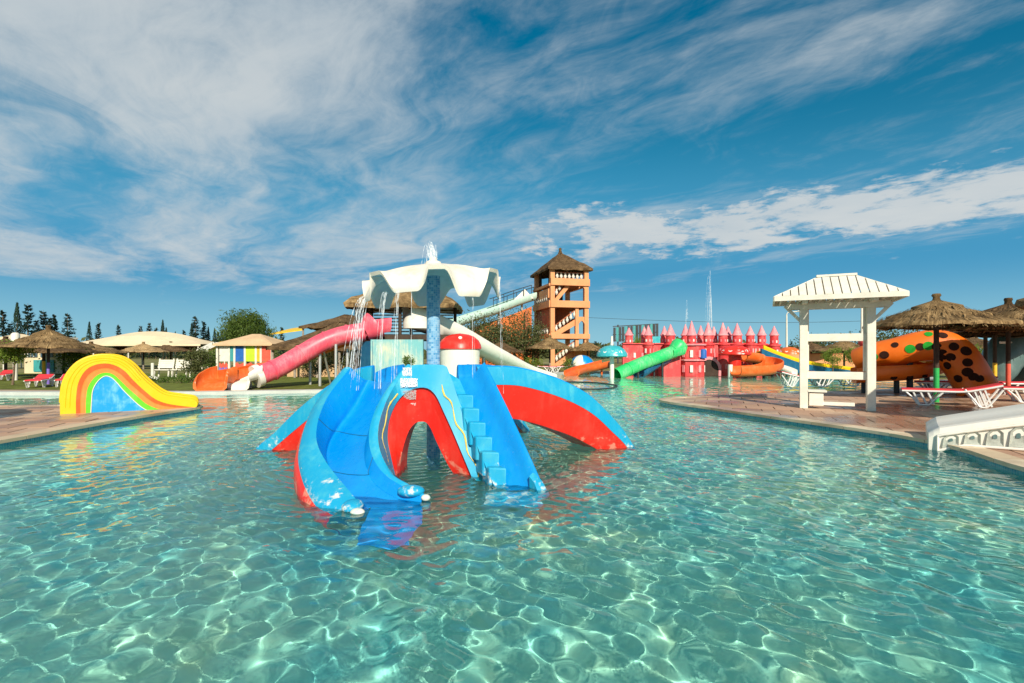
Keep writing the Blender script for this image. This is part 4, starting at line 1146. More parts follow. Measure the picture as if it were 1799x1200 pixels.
for a_, b_, mt in ((384, 401, 'paint_red'), (384, 401, 'paint_purple'), (413, 450, 'paint_blue'), (413, 450, 'paint_red')):
    mb = MB(); n = 9; k = 0 if mt in ('paint_red',) else 1
    z0 = .72 - .26 * k
    A_ = [(hx(a_) + (hx(b_) - hx(a_)) * i / n, -.05 - .01 * k, z0 + .07 * math.sin(i * 2.1)) for i in range(n + 1)]; B_ = [(x, y, z - .24) for x, y, z in A_]
    mb.strip(A_, B_).strip([(x, y + .03, z) for x, y, z in A_], A_).build('wavy_rail', M[mt], ph)
for px_ in (380, 402, 412, 431, 451, 460, 480):
    MB().bar((hx(px_), 0, 0), (hx(px_), 0, ez), .11, .11).build('post', M['white_paint'], ph)
# thatched buildings
def hip_thatch(name, px0, px1, pyp, pye, d, depth, label, mat='thatch_dark', wall='brick_tan', ridge=.25, cat='building', posts=5, skew=0.0):
    a_, b_ = P(px0, pye, d), P(px1, pye, d); zt = P(0, pyp, d).z - GZ; ze = a_.z - GZ
    root = thing(name, label, cat, ((a_.x + b_.x) / 2, d, GZ))
    hl_ = (b_.x - a_.x) / 2; rl_ = hl_ * ridge; rnd = random.Random(int(px0))
    mb = MB(); N = 14
    def edge(p_, q_, n=N): return [Vector(p_).lerp(Vector(q_), i / n) for i in range(n + 1)]
    c = [(-hl_, 0, ze), (hl_, 0, ze), (hl_, depth, ze), (-hl_, depth, ze)]; r0 = (-rl_ + skew, depth / 2, zt); r1 = (rl_ + skew, depth / 2, zt)
    for e0, e1, t0, t1 in ((c[0], c[1], r0, r1), (c[1], c[2], r1, r1), (c[2], c[3], r1, r0), (c[3], c[0], r0, r0)):
        lo, up = edge(e0, e1), edge(t0, t1)
        rows = []
        for k in range(6):
            f = k / 5
            rows.append([l.lerp(u_, f) + Vector((rnd.uniform(-.04, .04), rnd.uniform(-.04, .04), rnd.uniform(-.04, .04) - .10 * math.sin(math.pi * f))) for l, u_ in zip(lo, up)])
        rows[0] = [v_ + Vector((0, 0, rnd.uniform(-.10, .02))) for v_ in rows[0]]
        for k in range(5): mb.strip(rows[k], rows[k + 1])
        mb.strip([v_ + Vector((0, 0, -.16)) for v_ in rows[0]], rows[0])
    mb.build('thatch_roof', M[mat], root, 20)
    if wall: MB().box((0, depth / 2, ze * .42), (hl_ * 1.6, depth * .6, ze * .84)).build('wall', M[wall], root)
    for i in range(posts):
        x = -hl_ * .92 + hl_ * 1.84 * i / max(posts - 1, 1)
        MB().tube([(x, .25, 0), (x, .25, ze)], .07, 8).build('post', M['wood_grey'], root, 60)
    return root
hip_thatch('thatched_building', 468, 640, 560, 607, 27, 6.5, 'wide thatched building with a brick wall behind the pink tube slide', ridge=.12, skew=.3)
hip_thatch('thatched_building', 525, 650, 547, 571, 37, 6, 'higher thatched roof behind the wide thatched building', ridge=.1, wall=None, posts=4)
# ------------------------------------------------------------------ launch tower with pink, orange and white slides
ltd = 21.5
lt = thing('launch_tower', 'thatch-roofed slide tower on dark posts behind the octopus slide', 'tower', (P(703, 0, ltd).x, ltd, GZ))
s_ = ltd / F
def lz(py): return P(0, py, ltd).z - GZ
def lx(px): return (px - 703) * s_
lr = MB(); Rr = lx(802); rnd = random.Random(4)
for f0 in (0,):
    rows = []
    for k in range(9):
        f = k / 8; row = []
        for i in range(49):
            a = 2 * math.pi * i / 48 + math.pi / 4
            sq = 1 / max(abs(math.cos(a)), abs(math.sin(a)))
            rr_ = Rr * (1 - f) * sq * .98 + .05
            row.append((math.cos(a) * rr_ * (1 + rnd.uniform(-.01, .01)), 1.5 + math.sin(a) * rr_ * .72, lz(530) + (lz(478) - lz(530)) * f ** .9 + rnd.uniform(-.05, .05) - (.06 if k == 0 else 0)))
        rows.append(row)
    for k in range(8): lr.strip(rows[k], rows[k + 1])
    lr.strip([(x * .97, y, z - .18) for x, y, z in rows[0]], rows[0])
lro = lr.build('thatch_roof', M['thatch'], lt, 25)
for px_ in (622, 700, 787):
    for y in ((.3, 2.7) if px_ < 780 else (2.7,)): MB().tube([(lx(px_), y, 0), (lx(px_), y, lz(522))], .075, 8).build('post', M['wood_dark'], lt, 60)
MB().box((0, 1.5, lz(592)), (lx(795) - lx(615), 2.9, .22)).build('platform', M['wood_dark'], lt)
for a_, b_ in ((626, 696), (704, 783)):
    for k in range(9): MB().box(((lx(a_) + lx(b_)) / 2, 2.7, lz(584) + k * .155), (lx(b_) - lx(a_), .03, .065)).build('screen_slat', M['white_paint'], lt)
for k in range(10): MB().box((lx(622) , .45 + k * .24, lz(562)), (.03, .10, .95)).build('screen_slat', M['white_paint'], lt)
# tube slides
def ring(mb, path, i, R_, w=.03, n=20):
    p_ = Vector(path[i]); t_ = (Vector(path[min(i + 1, len(path) - 1)]) - Vector(path[max(i - 1, 0)])).normalized()
    return mb.tube([p_ - t_ * w, p_ + t_ * w], R_, n)
pk = thing('pink_tube_slide', 'long pink tube slide with a white mouth descending from the thatched tower', 'water slide', (P(540, 0, 20.5).x, 20.5, GZ))
ppath = [Vector(q) for q in cr([P(640, 582, 21.2), P(600, 589, 20.9), P(565, 602, 20.6), P(530, 622, 20.2), P(490, 645, 19.6), P(452, 660, 19.0)], 8)]
part(MB().tube(ppath, .37, 24, False), 'tube', 'pink_gel', pk, 60)
for f in (.17, .36, .62, .86):
    part(ring(MB(), ppath, int(f * (len(ppath) - 1)), .40, .04), 'flange', 'pink_gel', pk, 40)
hood = [Vector(q) for q in cr([P(640, 582, 21.2), P(650, 577, 21.3), P(660, 570, 21.4)], 4)]
part(MB().tube(hood, [.37, .39, .43, .47, .52, .56, .59, .60, .60], 24, False), 'hood', 'pink_gel', pk, 60)
part(MB().sweep([P(640, 588, 21.3), P(658, 583, 21.5), P(682, 580, 21.8)], lambda t: uprof(.42, .50, .05)), 'entry_trough', 'pink_gel', pk, 45)
wm = [Vector(q) for q in cr([P(455, 660, 19.05), P(440, 664, 18.85), P(424, 671, 18.6), P(417, 684, 18.4)], 5)]
part(MB().sweep(wm, lambda t: uprof(.37, .40 - .20 * t, .06)), 'white_mouth', 'white_gel', pk, 50)
part(ring(MB(), ppath, len(ppath) - 1, .43, .10), 'mouth_ring', 'white_gel', pk, 40)
for px_, top, bot in ((562, 612, 668), (590, 604, 662)):
    a_ = P(px_, top, 20.6); part(MB().tube([a_, Vector((a_.x, a_.y, GZ))], .06, 8), 'support_post', 'steel', pk, 60)
a_ = P(567, 608, 20.6); part(MB().tube([a_, G(581, 675, GZ)], .045, 8), 'leaning_brace', 'steel', pk, 60)
orr = thing('orange_tube_slide', 'orange slide running below the pink tube and ending in a square orange mouth', 'water slide', (P(480, 0, 21.5).x, 21.5, GZ))
opath = [Vector(q) for q in cr([P(650, 596, 22.4), P(612, 603, 22.2), P(570, 618, 21.8), P(520, 638, 21.2), P(470, 652, 20.4), P(430, 661, 19.4), P(395, 667, 18.6)], 7)]
part(MB().sweep(opath, lambda t: uprof(.34, .34, .06)), 'chute', 'orange_gel', orr, 50)
om = [Vector(q) for q in cr([P(398, 667, 18.7), P(385, 668, 18.4), P(374, 674, 18.1), P(369, 686, 17.8)], 5)]
part(MB().sweep(om, lambda t: uprof(.44, .5 - .2 * t, .08)), 'mouth', 'orange_gel', orr, 50)
for px_, py_ in ((610, 612), (545, 636), (440, 668)):
    a_ = P(px_, py_, 21.5 if px_ > 500 else 19.6); part(MB().tube([a_, Vector((a_.x, a_.y, GZ))], .06, 8), 'support_post', 'steel', orr, 60)
ws = thing('white_slide', 'broad white slide sweeping down to the pool from behind the octopus canopy', 'water slide', (P(850, 0, 25).x, 25, GZ))
wpath = [Vector(q) for q in cr([P(715, 572, 22.2), P(745, 578, 22.6), P(790, 594, 23.6), P(830, 612, 24.8), P(870, 631, 26.2), P(915, 651, 28.2), P(962, 664, 30)], 7)]
part(MB().sweep(wpath, lambda t: uprof(.62, .95 - .70 * t ** .7, .07)), 'chute', 'white_gel', ws, 50)
part(MB().ball(P(733, 572, 22.2), .62, 18, 1.15, -.3), 'hood', 'white_gel', ws, 60)
for px_, py_, d_ in ((790, 600, 23.8), (850, 628, 25.8), (900, 652, 27.6)):
    a_ = P(px_, py_, d_); part(MB().tube([a_, Vector((a_.x, a_.y, GZ if d_ < 25 else -.6))], .07, 8), 'support_post', 'steel', ws, 60)
# weathered mural wall below the tower
mw = thing('mural_wall', 'weathered teal and cream wall below the thatched slide tower', 'wall', (P(697, 0, 20.6).x, 20.6, GZ))
gelcoat('mural', (.16, .42, .44), (.62, .58, .42), amount=1.0, rough=.6, scale=.9)
zz1 = P(0, 596, 20.6).z
part(MB().box((P(697, 0, 20.6).x, 20.7, (zz1 + GZ) / 2), (P(747, 0, 20.6).x - P(655, 0, 20.6).x, .18, zz1 - GZ)), 'wall_panel', 'mural', mw)
part(MB().add([P(655, 598, 20.6), P(655, 660, 20.6), P(632, 660, 20.9), P(634, 600, 21.6), P(655, 598, 21.9), P(655, 660, 21.9)], [(0, 3, 2, 1), (0, 4, 3), (1, 2, 5)]), 'side_panel', 'dark_blue_gel', mw)
leafy('potted_tree', (P(718, 0, 19.2).x, 19.2, GZ), 1.2, .24, .34, 'leaf_green', 'tiny topiary in front of the weathered wall', 700, .045, .02, seed=30, clumps=12)
for i, (px_, py_) in enumerate(((565, 672), (612, 662), (538, 664), (630, 668))):
    leafy('leafy_shrub', GP(px_, py_), 1.5, .6, 1.0, 'leaf_olive', ('thin shrub under the pink tube', 'bushy shrub against the mural wall', 'shrub by the brick wall under the pink tube', 'shrub at the foot of the slide tower')[i] + ' on the lawn', 900, .08, .02, seed=40 + i, stems=3, crown_z=.95)
# red spotted mushroom house
mh = thing('mushroom_house', 'red-capped mushroom house with a cream stem beside the white slide', 'playhouse', (P(808, 0, 20.4).x, 20.4, GZ))
def spots(root, par, c, R_, sz, angs, r, mat='spot_white'):
    for a, e in angs:
        n_ = Vector((math.cos(e) * math.sin(a), -math.cos(e) * math.cos(a), math.sin(e) * sz))
        p_ = Vector(c) + n_ * R_; nn_ = Vector((n_.x, n_.y, n_.z / sz / sz)).normalized()
        t_ = nn_.orthogonal().normalized(); b_ = nn_.cross(t_)
        vs = [p_ + nn_ * .012 + (t_ * math.cos(q) + b_ * math.sin(q)) * r for q in [2 * math.pi * i / 12 for i in range(12)]]
        vs2 = [p_ - nn_ * .03 + (t_ * math.cos(q) + b_ * math.sin(q)) * r for q in [2 * math.pi * i / 12 for i in range(12)]]
        part(MB().add(vs + vs2, [tuple(range(12))] + [(i, (i + 1) % 12, 12 + (i + 1) % 12, 12 + i) for i in range(12)]), 'spot', mat, par, 0)
c0 = (P(808, 0, 20.4).x, 20.4, P(0, 612, 20.4).z)
Rm = 38 * 20.4 / F
capo = part(MB().lathe([(Rm * .9, -.05), (Rm, 0), (Rm * .97, .18 * Rm), (Rm * .86, .38 * Rm), (Rm * .66, .55 * Rm), (Rm * .40, .65 * Rm), (.02, .70 * Rm)], 32, c0), 'cap', 'red_gel', mh, 50)
spots(mh, capo, (c0[0], c0[1], c0[2] + .1), Rm * .93, .72, [(.12, .58)], .07)
part(MB().lathe([(Rm * .86, -1.6), (Rm * .92, -.05)], 28, c0), 'stem', 'white_gel', mh, 50)
# ================================================================== BRICK-ORANGE TOWER WITH STAIRS
TA = RAD(14)
tw = thing('stair_tower', 'tall terracotta slide tower with open stair storeys and a thatched pyramid roof', 'tower', (3.32, 44, GZ), TA)
TWW, TWD = 3.5, 5.0
def tz(py): return P(0, py, 44).z - GZ
lv = [0, tz(590), tz(533), tz(496), tz(468)]
pw_ = .38
for x in (0, TWW - pw_):
    for y in (0, TWD - pw_): MB().box((x + pw_ / 2, y + pw_ / 2, lv[4] / 2), (pw_, pw_, lv[4])).build('corner_post', M['terracotta'], tw)
MB().box((TWW * .70, pw_ / 2 + .02, (lv[0] + lv[2]) / 2), (.30, .3, lv[2])).build('middle_post', M['terracotta'], tw)
for z, h in ((lv[1], .42), (lv[2], .58), (lv[3] + .1, .60)):
    sl = MB().box((TWW / 2, -.003, z), (TWW + .02, .26, h)).build('front_beam', M['terracotta'], tw)
    MB().box((-.003, TWD / 2, z - (.25 if z > lv[2] + .1 else 0)), (.26, TWD - .05, h if z <= lv[2] + .1 else .2)).build('side_beam', M['terracotta'], tw)
    MB().box((TWW + .003, TWD / 2, z), (.26, TWD - .05, h)).build('side_beam', M['terracotta'], tw)
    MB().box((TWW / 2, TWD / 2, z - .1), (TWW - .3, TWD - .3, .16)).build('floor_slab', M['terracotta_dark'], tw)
# stair flights on the face towards the pool
def flight(x0, z0, x1, z1, y=.25):
    MB().add([(x0, y, z0), (x1, y, z1), (x1, y, z1 - .55), (x0, y, z0 - .45), (x0, y + .12, z0), (x1, y + .12, z1), (x1, y + .12, z1 - .55), (x0, y + .12, z0 - .45)],
             [(0, 3, 2, 1), (4, 5, 6, 7), (0, 1, 5, 4), (3, 7, 6, 2)]).build('stair_flight', M['terracotta'], tw)
    for k in range(9):
        f = (k + .5) / 9
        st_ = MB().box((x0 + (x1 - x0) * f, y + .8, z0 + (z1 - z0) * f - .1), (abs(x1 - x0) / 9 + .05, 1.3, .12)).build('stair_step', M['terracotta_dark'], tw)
flight(.45, lv[0] + .35, TWW * .72, lv[1] * .62, .3)
flight(.35, lv[1] + .30, TWW * .78, lv[1] + (lv[2] - lv[1]) * .62)
flight(.35, lv[2] + .30, TWW * .52, lv[3] + .25)
MB().box((TWW * .85, .18, lv[1] + (lv[2] - lv[1]) * .55), (TWW * .30, .2, .36)).build('landing_beam', M['terracotta'], tw)
MB().box((TWW * .84, .2, .85), (TWW * .40, .25, 1.7)).build('stair_base', M['terracotta'], tw)
# arched corners of the openings
for zb in (lv[3] - .2, lv[1] + (lv[2] - lv[1]) * .55 - .18):
    arc = [(TWW * .70 + .15 + (TWW * .3 - .53) * i / 8, 0.02, zb - .32 * (1 - math.sin(math.pi * i / 8)) * .8) for i in range(9)]
    MB().strip([(x, y, zb + .02) for x, y, z in arc], arc).strip(arc, [(x, y + .2, z) for x, y, z in arc]).build('arch_infill', M['terracotta'], tw)
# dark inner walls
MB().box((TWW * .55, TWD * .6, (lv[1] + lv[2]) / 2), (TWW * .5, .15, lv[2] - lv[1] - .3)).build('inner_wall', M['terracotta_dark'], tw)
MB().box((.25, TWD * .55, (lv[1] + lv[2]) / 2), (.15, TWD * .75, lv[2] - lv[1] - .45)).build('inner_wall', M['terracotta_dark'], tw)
MB().box((-.05, TWD * .35, lv[2] + .95), (.1, TWD * .55, .8)).build('parapet', M['terracotta'], tw)
for x in (.5, 1.5, 2.6): MB().box((x, TWD - .3, (lv[2] + lv[4]) / 2 + .4), (.28, .28, lv[4] - lv[2] - .8)).build('rear_post', M['wood_dark'], tw)
# white bulb balusters along the open sides
def baluster_row(a_, b_, n, name='baluster'):
    a_, b_ = Vector(a_), Vector(b_)
    for k in range(n):
        p_ = a_.lerp(b_, (k + .5) / n)
        MB().lathe([(.06, 0), (.13, .12), (.15, .22), (.08, .38), (.11, .5)], 8, p_).build(name, M['white_paint'], tw, 60)
    MB().bar(a_ + Vector((0, 0, .54)), b_ + Vector((0, 0, .54)), .14, .08).build('handrail', M['terracotta_dark'], tw)
baluster_row((.5, .3, lv[3] + .42), (TWW - .4, .3, lv[3] + .42), 7)
baluster_row((-.02, .6, lv[2] + .3), (-.02, TWD - .5, lv[2] + .3), 7)
baluster_row((.5, .32, lv[2] + .62), (TWW * .45, .32, lv[3] + .35), 4)
baluster_row((.45, .32, lv[1] + .35), (TWW * .70, .32, lv[1] + (lv[2] - lv[1]) * .66), 6)
baluster_row((-.0, .6, lv[1] + .22), (-.0, TWD - .5, lv[1] + .22), 7)
baluster_row((.5, .36, lv[0] + .5), (TWW * .66, .36, lv[1] * .66), 6)
rnd = random.Random(11); mb = MB(); rows = []
rh = P(0, 441, 46.5).z - GZ
for k in range(9):
    f = k / 8; row = []
    for i in range(57):
        a = 2 * math.pi * i / 56 + math.pi / 4
        sq = 1 / max(abs(math.cos(a)), abs(math.sin(a)))
        g_ = (1 - f)
        row.append((TWW / 2 + math.cos(a) * sq * (TWW / 2 + .30) * g_ + rnd.uniform(-.03, .03), TWD / 2 + math.sin(a) * sq * (TWD / 2 + .32) * g_, lv[4] - .05 + (rh - lv[4]) * f ** .93 + rnd.uniform(-.05, .05)))
    rows.append(row)
for k in range(8): mb.strip(rows[k], rows[k + 1])
mb.strip([(x, y, z - .2) for x, y, z in rows[0]], rows[0])
tro = mb.build('thatch_roof', M['thatch_dark'], tw, 20)
MB().lathe([(.22, -.15), (.12, .1), (.14, .3), (.01, .42)], 10, (TWW / 2, TWD / 2, rh)).build('finial', M['thatch_dark'], tro, 40)
# long pale slide that leaves the tower
ls = thing('long_slide', 'long pale green slide running down beside the terracotta tower', 'water slide', (P(860, 0, 45).x, 45, GZ))
lp = [Vector(q) for q in cr([P(936, 526, 47.5), P(905, 536, 46.5), P(870, 549, 45), P(830, 562, 43.5), P(800, 572, 42.5), P(770, 584, 41)], 6)]
part(MB().sweep(lp, lambda t: uprof(.62, .62, .08)), 'chute', 'seafoam_gel', ls, 50)
for i in (4, 11, 18, 25):
    p_ = lp[i]; part(MB().tube([p_, Vector((p_.x, p_.y, GZ))], .11, 8), 'support_post', 'steel', ls, 60)
for s in (-.7, .7):
    rl_ = [p_ + Vector((s * .2, s, 1.25)) for p_ in lp[:14]]
    part(MB().tube(rl_, .035, 5), 'handrail', 'dark_metal', ls, 60)
    for i in range(0, 14, 3): part(MB().tube([rl_[i], rl_[i] - Vector((0, 0, .8))], .03, 5), 'rail_post', 'dark_metal', ls, 60)
a_ = P(920, 522, 46.6); part(MB().add([a_ + Vector((-.9, 0, -.2)), a_ + Vector((.9, 0, -.1)), a_ + Vector((.1, 0, .75)), a_ + Vector((-.9, .6, -.2)), a_ + Vector((.9, .6, -.1)), a_ + Vector((.1, .6, .75))], [(0, 1, 2), (3, 5, 4), (0, 2, 5, 3), (1, 4, 5, 2)]), 'white_hood', 'white_gel', ls)
# stepped orange wall under the slide
ow = thing('orange_wall', 'sloping orange wall below the long pale slide', 'wall', (P(880, 0, 46).x, 46.5, GZ))
pts = [(934, 532), (905, 544), (870, 556), (835, 568), (808, 578)]
mb = MB(); tp = [P(x, y + 6, 46.8 - .06 * (934 - x) / 3) for x, y in pts]; bt = [Vector((p_.x, p_.y, GZ)) for p_ in tp]
mb.strip(tp, bt).strip([p_ + Vector((0, .35, 0)) for p_ in tp], tp)
part(mb, 'wall_panel', 'orange_wall', ow)
for x, y in ((925, 545), (890, 556), (850, 568)):
    p_ = P(x, y, 46.2); part(MB().box((p_.x, p_.y, (p_.z + GZ) / 2), (.3, .3, p_.z - GZ)), 'buttress', 'terracotta_dark', ow)
for i, (px_, top, r_, h_) in enumerate(((850, 560, 1.7, 2.6), (905, 545, 2.0, 3.6), (925, 575, 1.5, 2.4), (875, 575, 1.5, 2.3))):
    d_ = (38, 39.5, 37, 36)[i]
    leafy('olive_tree', (P(px_, 0, d_).x, d_, GZ), P(0, top, d_).z - GZ, r_, h_, 'leaf_olive', ('olive tree in front of the orange wall', 'tallest olive tree against the terracotta tower', 'small olive tree at the foot of the terracotta tower', 'low olive tree beside the white slide')[i] + ' with thin grey leaves', 4200, .11, .10, seed=60 + i, stems=2, clumps=34)
def GF(px, d): return Vector(((px - CX) / F * d, d, GZ))
palapa(GF(966, 36), 1.65, 1.6, 2.35, 'straw umbrella in front of the terracotta tower stairs', 'thatch', 300, 'wood_grey', 1.0, seed=6, rz=1.0)
palapa(GF(880, 34.5), 1.5, 1.5, 2.0, 'straw umbrella under the olive trees beside the white slide', 'thatch_dark', 300, 'wood_grey', 1.0, seed=5, rz=.4)
palapa(GF(1032, 44), 1.6, 1.5, 2.2, 'straw umbrella behind the small orange slide', 'thatch', 300, 'wood_grey', 1.0, seed=6, rz=.2)
lounger(GF(955, 35.2), RAD(160), 'red sun lounger under the umbrella by the terracotta tower')
lounger(GF(985, 35.2), RAD(20), 'red sun lounger beside the low plants by the terracotta tower')
for i, px_ in enumerate((925, 942, 1000)):
    leafy('leafy_shrub', GF(px_, 35), .95, .5, .8, 'leaf_bright', ('bright shrub beside the white slide foot', 'bright shrub next to the tower umbrella', 'bright shrub behind the small orange slide')[i] + ' on the far bank', 700, .08, .02, seed=70 + i, stems=3, crown_z=.5)
bb = thing('play_ball', 'blue and white beach-ball dome on the far bank', 'ball', GF(1022, 35.5))
MB().ball((0, 0, .45), .85, 20, .85, -.4).build('dome', M['blue_gel'], bb, 60)
for k in range(3): MB().lathe([(.865 * math.cos(e), .45 + .735 * math.sin(e)) for e in [i * .17 for i in range(9)]], 6, (0, 0, 0), None, -.4 + k * 2.1, .5 + k * 2.1).build('white_gore', M['white_gel'], bb, 60)
# small orange slide on the far bank
so = thing('small_orange_slide', 'low curving orange slide entering the far side of the pool', 'water slide', GF(1030, 33))
sp = [Vector(q) for q in cr([P(1066, 643, 35), P(1045, 648, 34), P(1022, 653, 33), P(1004, 660, 31)], 6)]
part(MB().sweep(sp, lambda t: uprof(.42, .42 - .1 * t, .07)), 'chute', 'orange_gel', so, 50)
for i in (3, 9): part(MB().tube([sp[i], Vector((sp[i].x, sp[i].y, -.5))], .07, 8), 'support_post', 'orange_gel', so, 60)
# blue mushroom fountain
def mushroom(name, px, ycap, ytop, half, ybase, mat, label, spot_mat='spot_white', d=None, stem='white_gel', stem_r=.12, zb=-.6):
    d = d or H * F / (ybase - HY)
    c_ = Vector(((px - CX) / F * d, d, P(0, ycap, d).z)); R_ = half * d / F; hh = P(0, ytop, d).z - c_.z
    root = thing(name, label, 'mushroom fountain', (c_.x, d, 0))
    cp_ = part(MB().lathe([(.03, -.06), (R_ * .9, -.06), (R_, 0), (R_ * .97, .25 * hh), (R_ * .82, .6 * hh), (R_ * .5, .9 * hh), (.02, hh)], 32, c_), 'cap', mat, root, 50)
    spots(root, cp_, (c_.x, c_.y, c_.z), R_ * .97, hh / R_, [(-.7, .45), (-.15, .6), (.45, .4), (.95, .6), (-1.3, .35), (1.5, .3), (.1, .2)], R_ * .12, spot_mat)
    part(MB().tube([(c_.x, c_.y, zb), (c_.x, c_.y, c_.z)], stem_r, 14), 'stem', stem, root, 60)
    return root, c_
bmr, c_ = mushroom('mushroom_fountain', 1075, 625, 606, 27, 664, 'teal_gel', 'turquoise spotted mushroom fountain on a white stem before the castle')
part(MB().tube([c_ + Vector((0, 0, .6)), c_ + Vector((0, 0, 1.1))], [.09, .05], 8), 'spout', 'white_gel', bmr, 60)
mushroom('mushroom_fountain', 1291, 622, 606, 27, 0, 'red_gel', 'red spotted mushroom in front of the castle wall', d=30, stem='red_gel', stem_r=.35)
mushroom('mushroom_fountain', 1386, 622, 609, 19, 0, 'orange_gel', 'orange spotted mushroom beyond the castle end', d=37, stem='terracotta', stem_r=.9, zb=0)
# ------------------------------------------------------------------ castle
CD = 31.0
cas = thing('toy_castle', 'red water-play castle with many pink-tipped turrets standing in the pool', 'castle', (P(1235, 0, CD).x, CD, 0))
cs = CD / F
def cpos(px, d): return (px - CX) / F * d
TT = [(1105, 575, 1.0, 605), (1132, 573, 1.6, 604), (1139, 571, .6, 604), (1167, 572, 1.3, 604), (1178, 569, .2, 604), (1204, 569, 1.2, 604), (1215, 563, -.3, 604), (1231, 571, 1.2, 604), (1244, 566, .0, 604), (1254, 573, 1.3, 604),
      (1270, 566, .6, 604), (1279, 573, 1.5, 604), (1295, 567, .5, 604), (1318, 572, .4, 604), (1338, 571, .8, 604), (1360, 572, .4, 606)]
for i, (px_, tip, off, led) in enumerate(TT):
    d = CD + off + .4
    x = cpos(px_, d); z1 = P(0, tip, d).z; ze = P(0, 589, d).z; zl = P(0, led, d).z
    big = tip < 570
    ru = (.27 if big else .24) * (1.0 if off < 1.1 else .9); rl_ = ru * 1.32
    mt = 'castle_red'
    t_ = part(MB().lathe([(rl_, -.6), (rl_, zl - .06), (rl_ * 1.02, zl - .05), (ru, zl + .04), (ru, ze)], 14, (x, d, 0)), 'turret', mt, cas, 40)
    part(MB().lathe([(ru, ze - .02), (ru * 1.22, ze), (ru * 1.18, ze + .05), (ru * .98, ze + .10), (ru * .55, ze + (z1 - ze) * .55), (.015, z1)], 14, (x, d, 0)), 'spire', 'castle_pink', t_, 40)
    part(MB().lathe([(rl_, zl - .08), (rl_ * 1.18, zl - .05), (rl_ * 1.18, zl + .02), (ru, zl + .04)], 14, (x, d, 0)), 'ledge', 'castle_red', t_, 40)
    for a in (-.75, .1, .95):
        for z_, w_, h_, r_ in ((zl + .22, .085, .15, ru), (zl - .42, .10, .28, rl_), (.55, .11, .30, rl_)):
            if z_ < 0: continue
            n_ = Vector((math.sin(a), -math.cos(a), 0)); c_ = Vector((x, d, z_)) + n_ * (r_ + .005)
            ang = math.atan2(n_.y, n_.x) + math.pi / 2
            part(MB().box(c_, (w_, .05, h_), ang), 'window', 'castle_pink' if (i + int(a * 3)) % 3 else 'spot_white', t_)
# walls between the turrets
for a_, b_, top, dd in ((1095, 1150, 604, .9), (1150, 1198, 604, .9), (1198, 1262, 604, .35), (1262, 1330, 604, .8), (1322, 1372, 606, .9)):
    d = CD + dd; xa, xb = cpos(a_, d), cpos(b_, d); zt = P(0, top, d).z
    w_ = part(MB().box(((xa + xb) / 2, d + .25, (zt - .6) / 2), (xb - xa, .3, zt + .6)), 'curtain_wall', 'castle_red', cas)
    part(MB().box(((xa + xb) / 2, d + .24, zt + .03), (xb - xa + .03, .5, .07)), 'wall_ledge', 'castle_red', w_)
    n = int((xb - xa) / .42)
    for k in range(n):
        xx = xa + (k + .5) * (xb - xa) / n
        for z_ in (1.25, .55): part(MB().box((xx, d + .09, z_), (.13, .05, .30)), 'window', 'castle_pink' if (k + int(z_)) % 2 else 'spot_white', w_)
# keep in the middle with two storeys and the dark gateway
d = CD - .3
xa, xb = cpos(1198, d), cpos(1243, d)
kp = part(MB().lathe([(.80, -.6), (.80, 1.0), (.80, 1.9)], 8, ((xa + xb) / 2, d + .55, 0)), 'keep', 'castle_red', cas, 20)
for z_ in (P(0, 632, d).z, P(0, 605, d).z): part(MB().lathe([(.79, z_ - .05), (.92, z_ - .04), (.92, z_ + .03), (.79, z_ + .05)], 8, ((xa + xb) / 2, d + .55, 0)), 'ledge', 'castle_pink', kp, 30)
for q in range(4):
    a = -.95 + q * .62
    for z_ in (.45, 1.35):
        n_ = Vector((math.sin(a), -math.cos(a), 0)); c_ = Vector(((xa + xb) / 2, d + .55, z_)) + n_ * .775
        part(MB().box(c_, (.16, .08, .42), math.atan2(n_.y, n_.x) + math.pi / 2), 'window', 'spot_white' if q % 2 else 'castle_pink', kp)
gate = [(1230, 660), (1230, 645), (1235, 635), (1246, 631), (1257, 636), (1262, 646), (1262, 660)]
gp = [P(x, y, CD - .25) for x, y in cr(gate, 3)]
part(MB().add(gp, [tuple(range(len(gp)))]), 'gateway', 'gate_shade', cas)  # flat dark face, the shade of the opening put into its colour
go = [P(1246 + (x - 1246) * 1.28, 660 + (y - 660) * 1.18, CD - .27) for x, y in cr(gate, 3)]
part(MB().strip([p_ - Vector((0, .03, 0)) for p_ in gp], [p_ - Vector((0, .03, 0)) for p_ in go]).strip(go, [p_ + Vector((0, .5, 0)) for p_ in go]), 'gate_surround', 'castle_pink', cas)
part(MB().lathe([(.20, 0), (.20, .45), (.12, .55)], 10, (cpos(1236, CD - .5), CD - .45, P(0, 629, CD - .5).z)), 'blue_door', 'paint_blue', cas, 40)
part(MB().box((cpos(1178, CD), CD + .3, .35), (cpos(1190, CD) - cpos(1160, CD), 1.2, 1.9)), 'side_room', 'castle_red', cas)
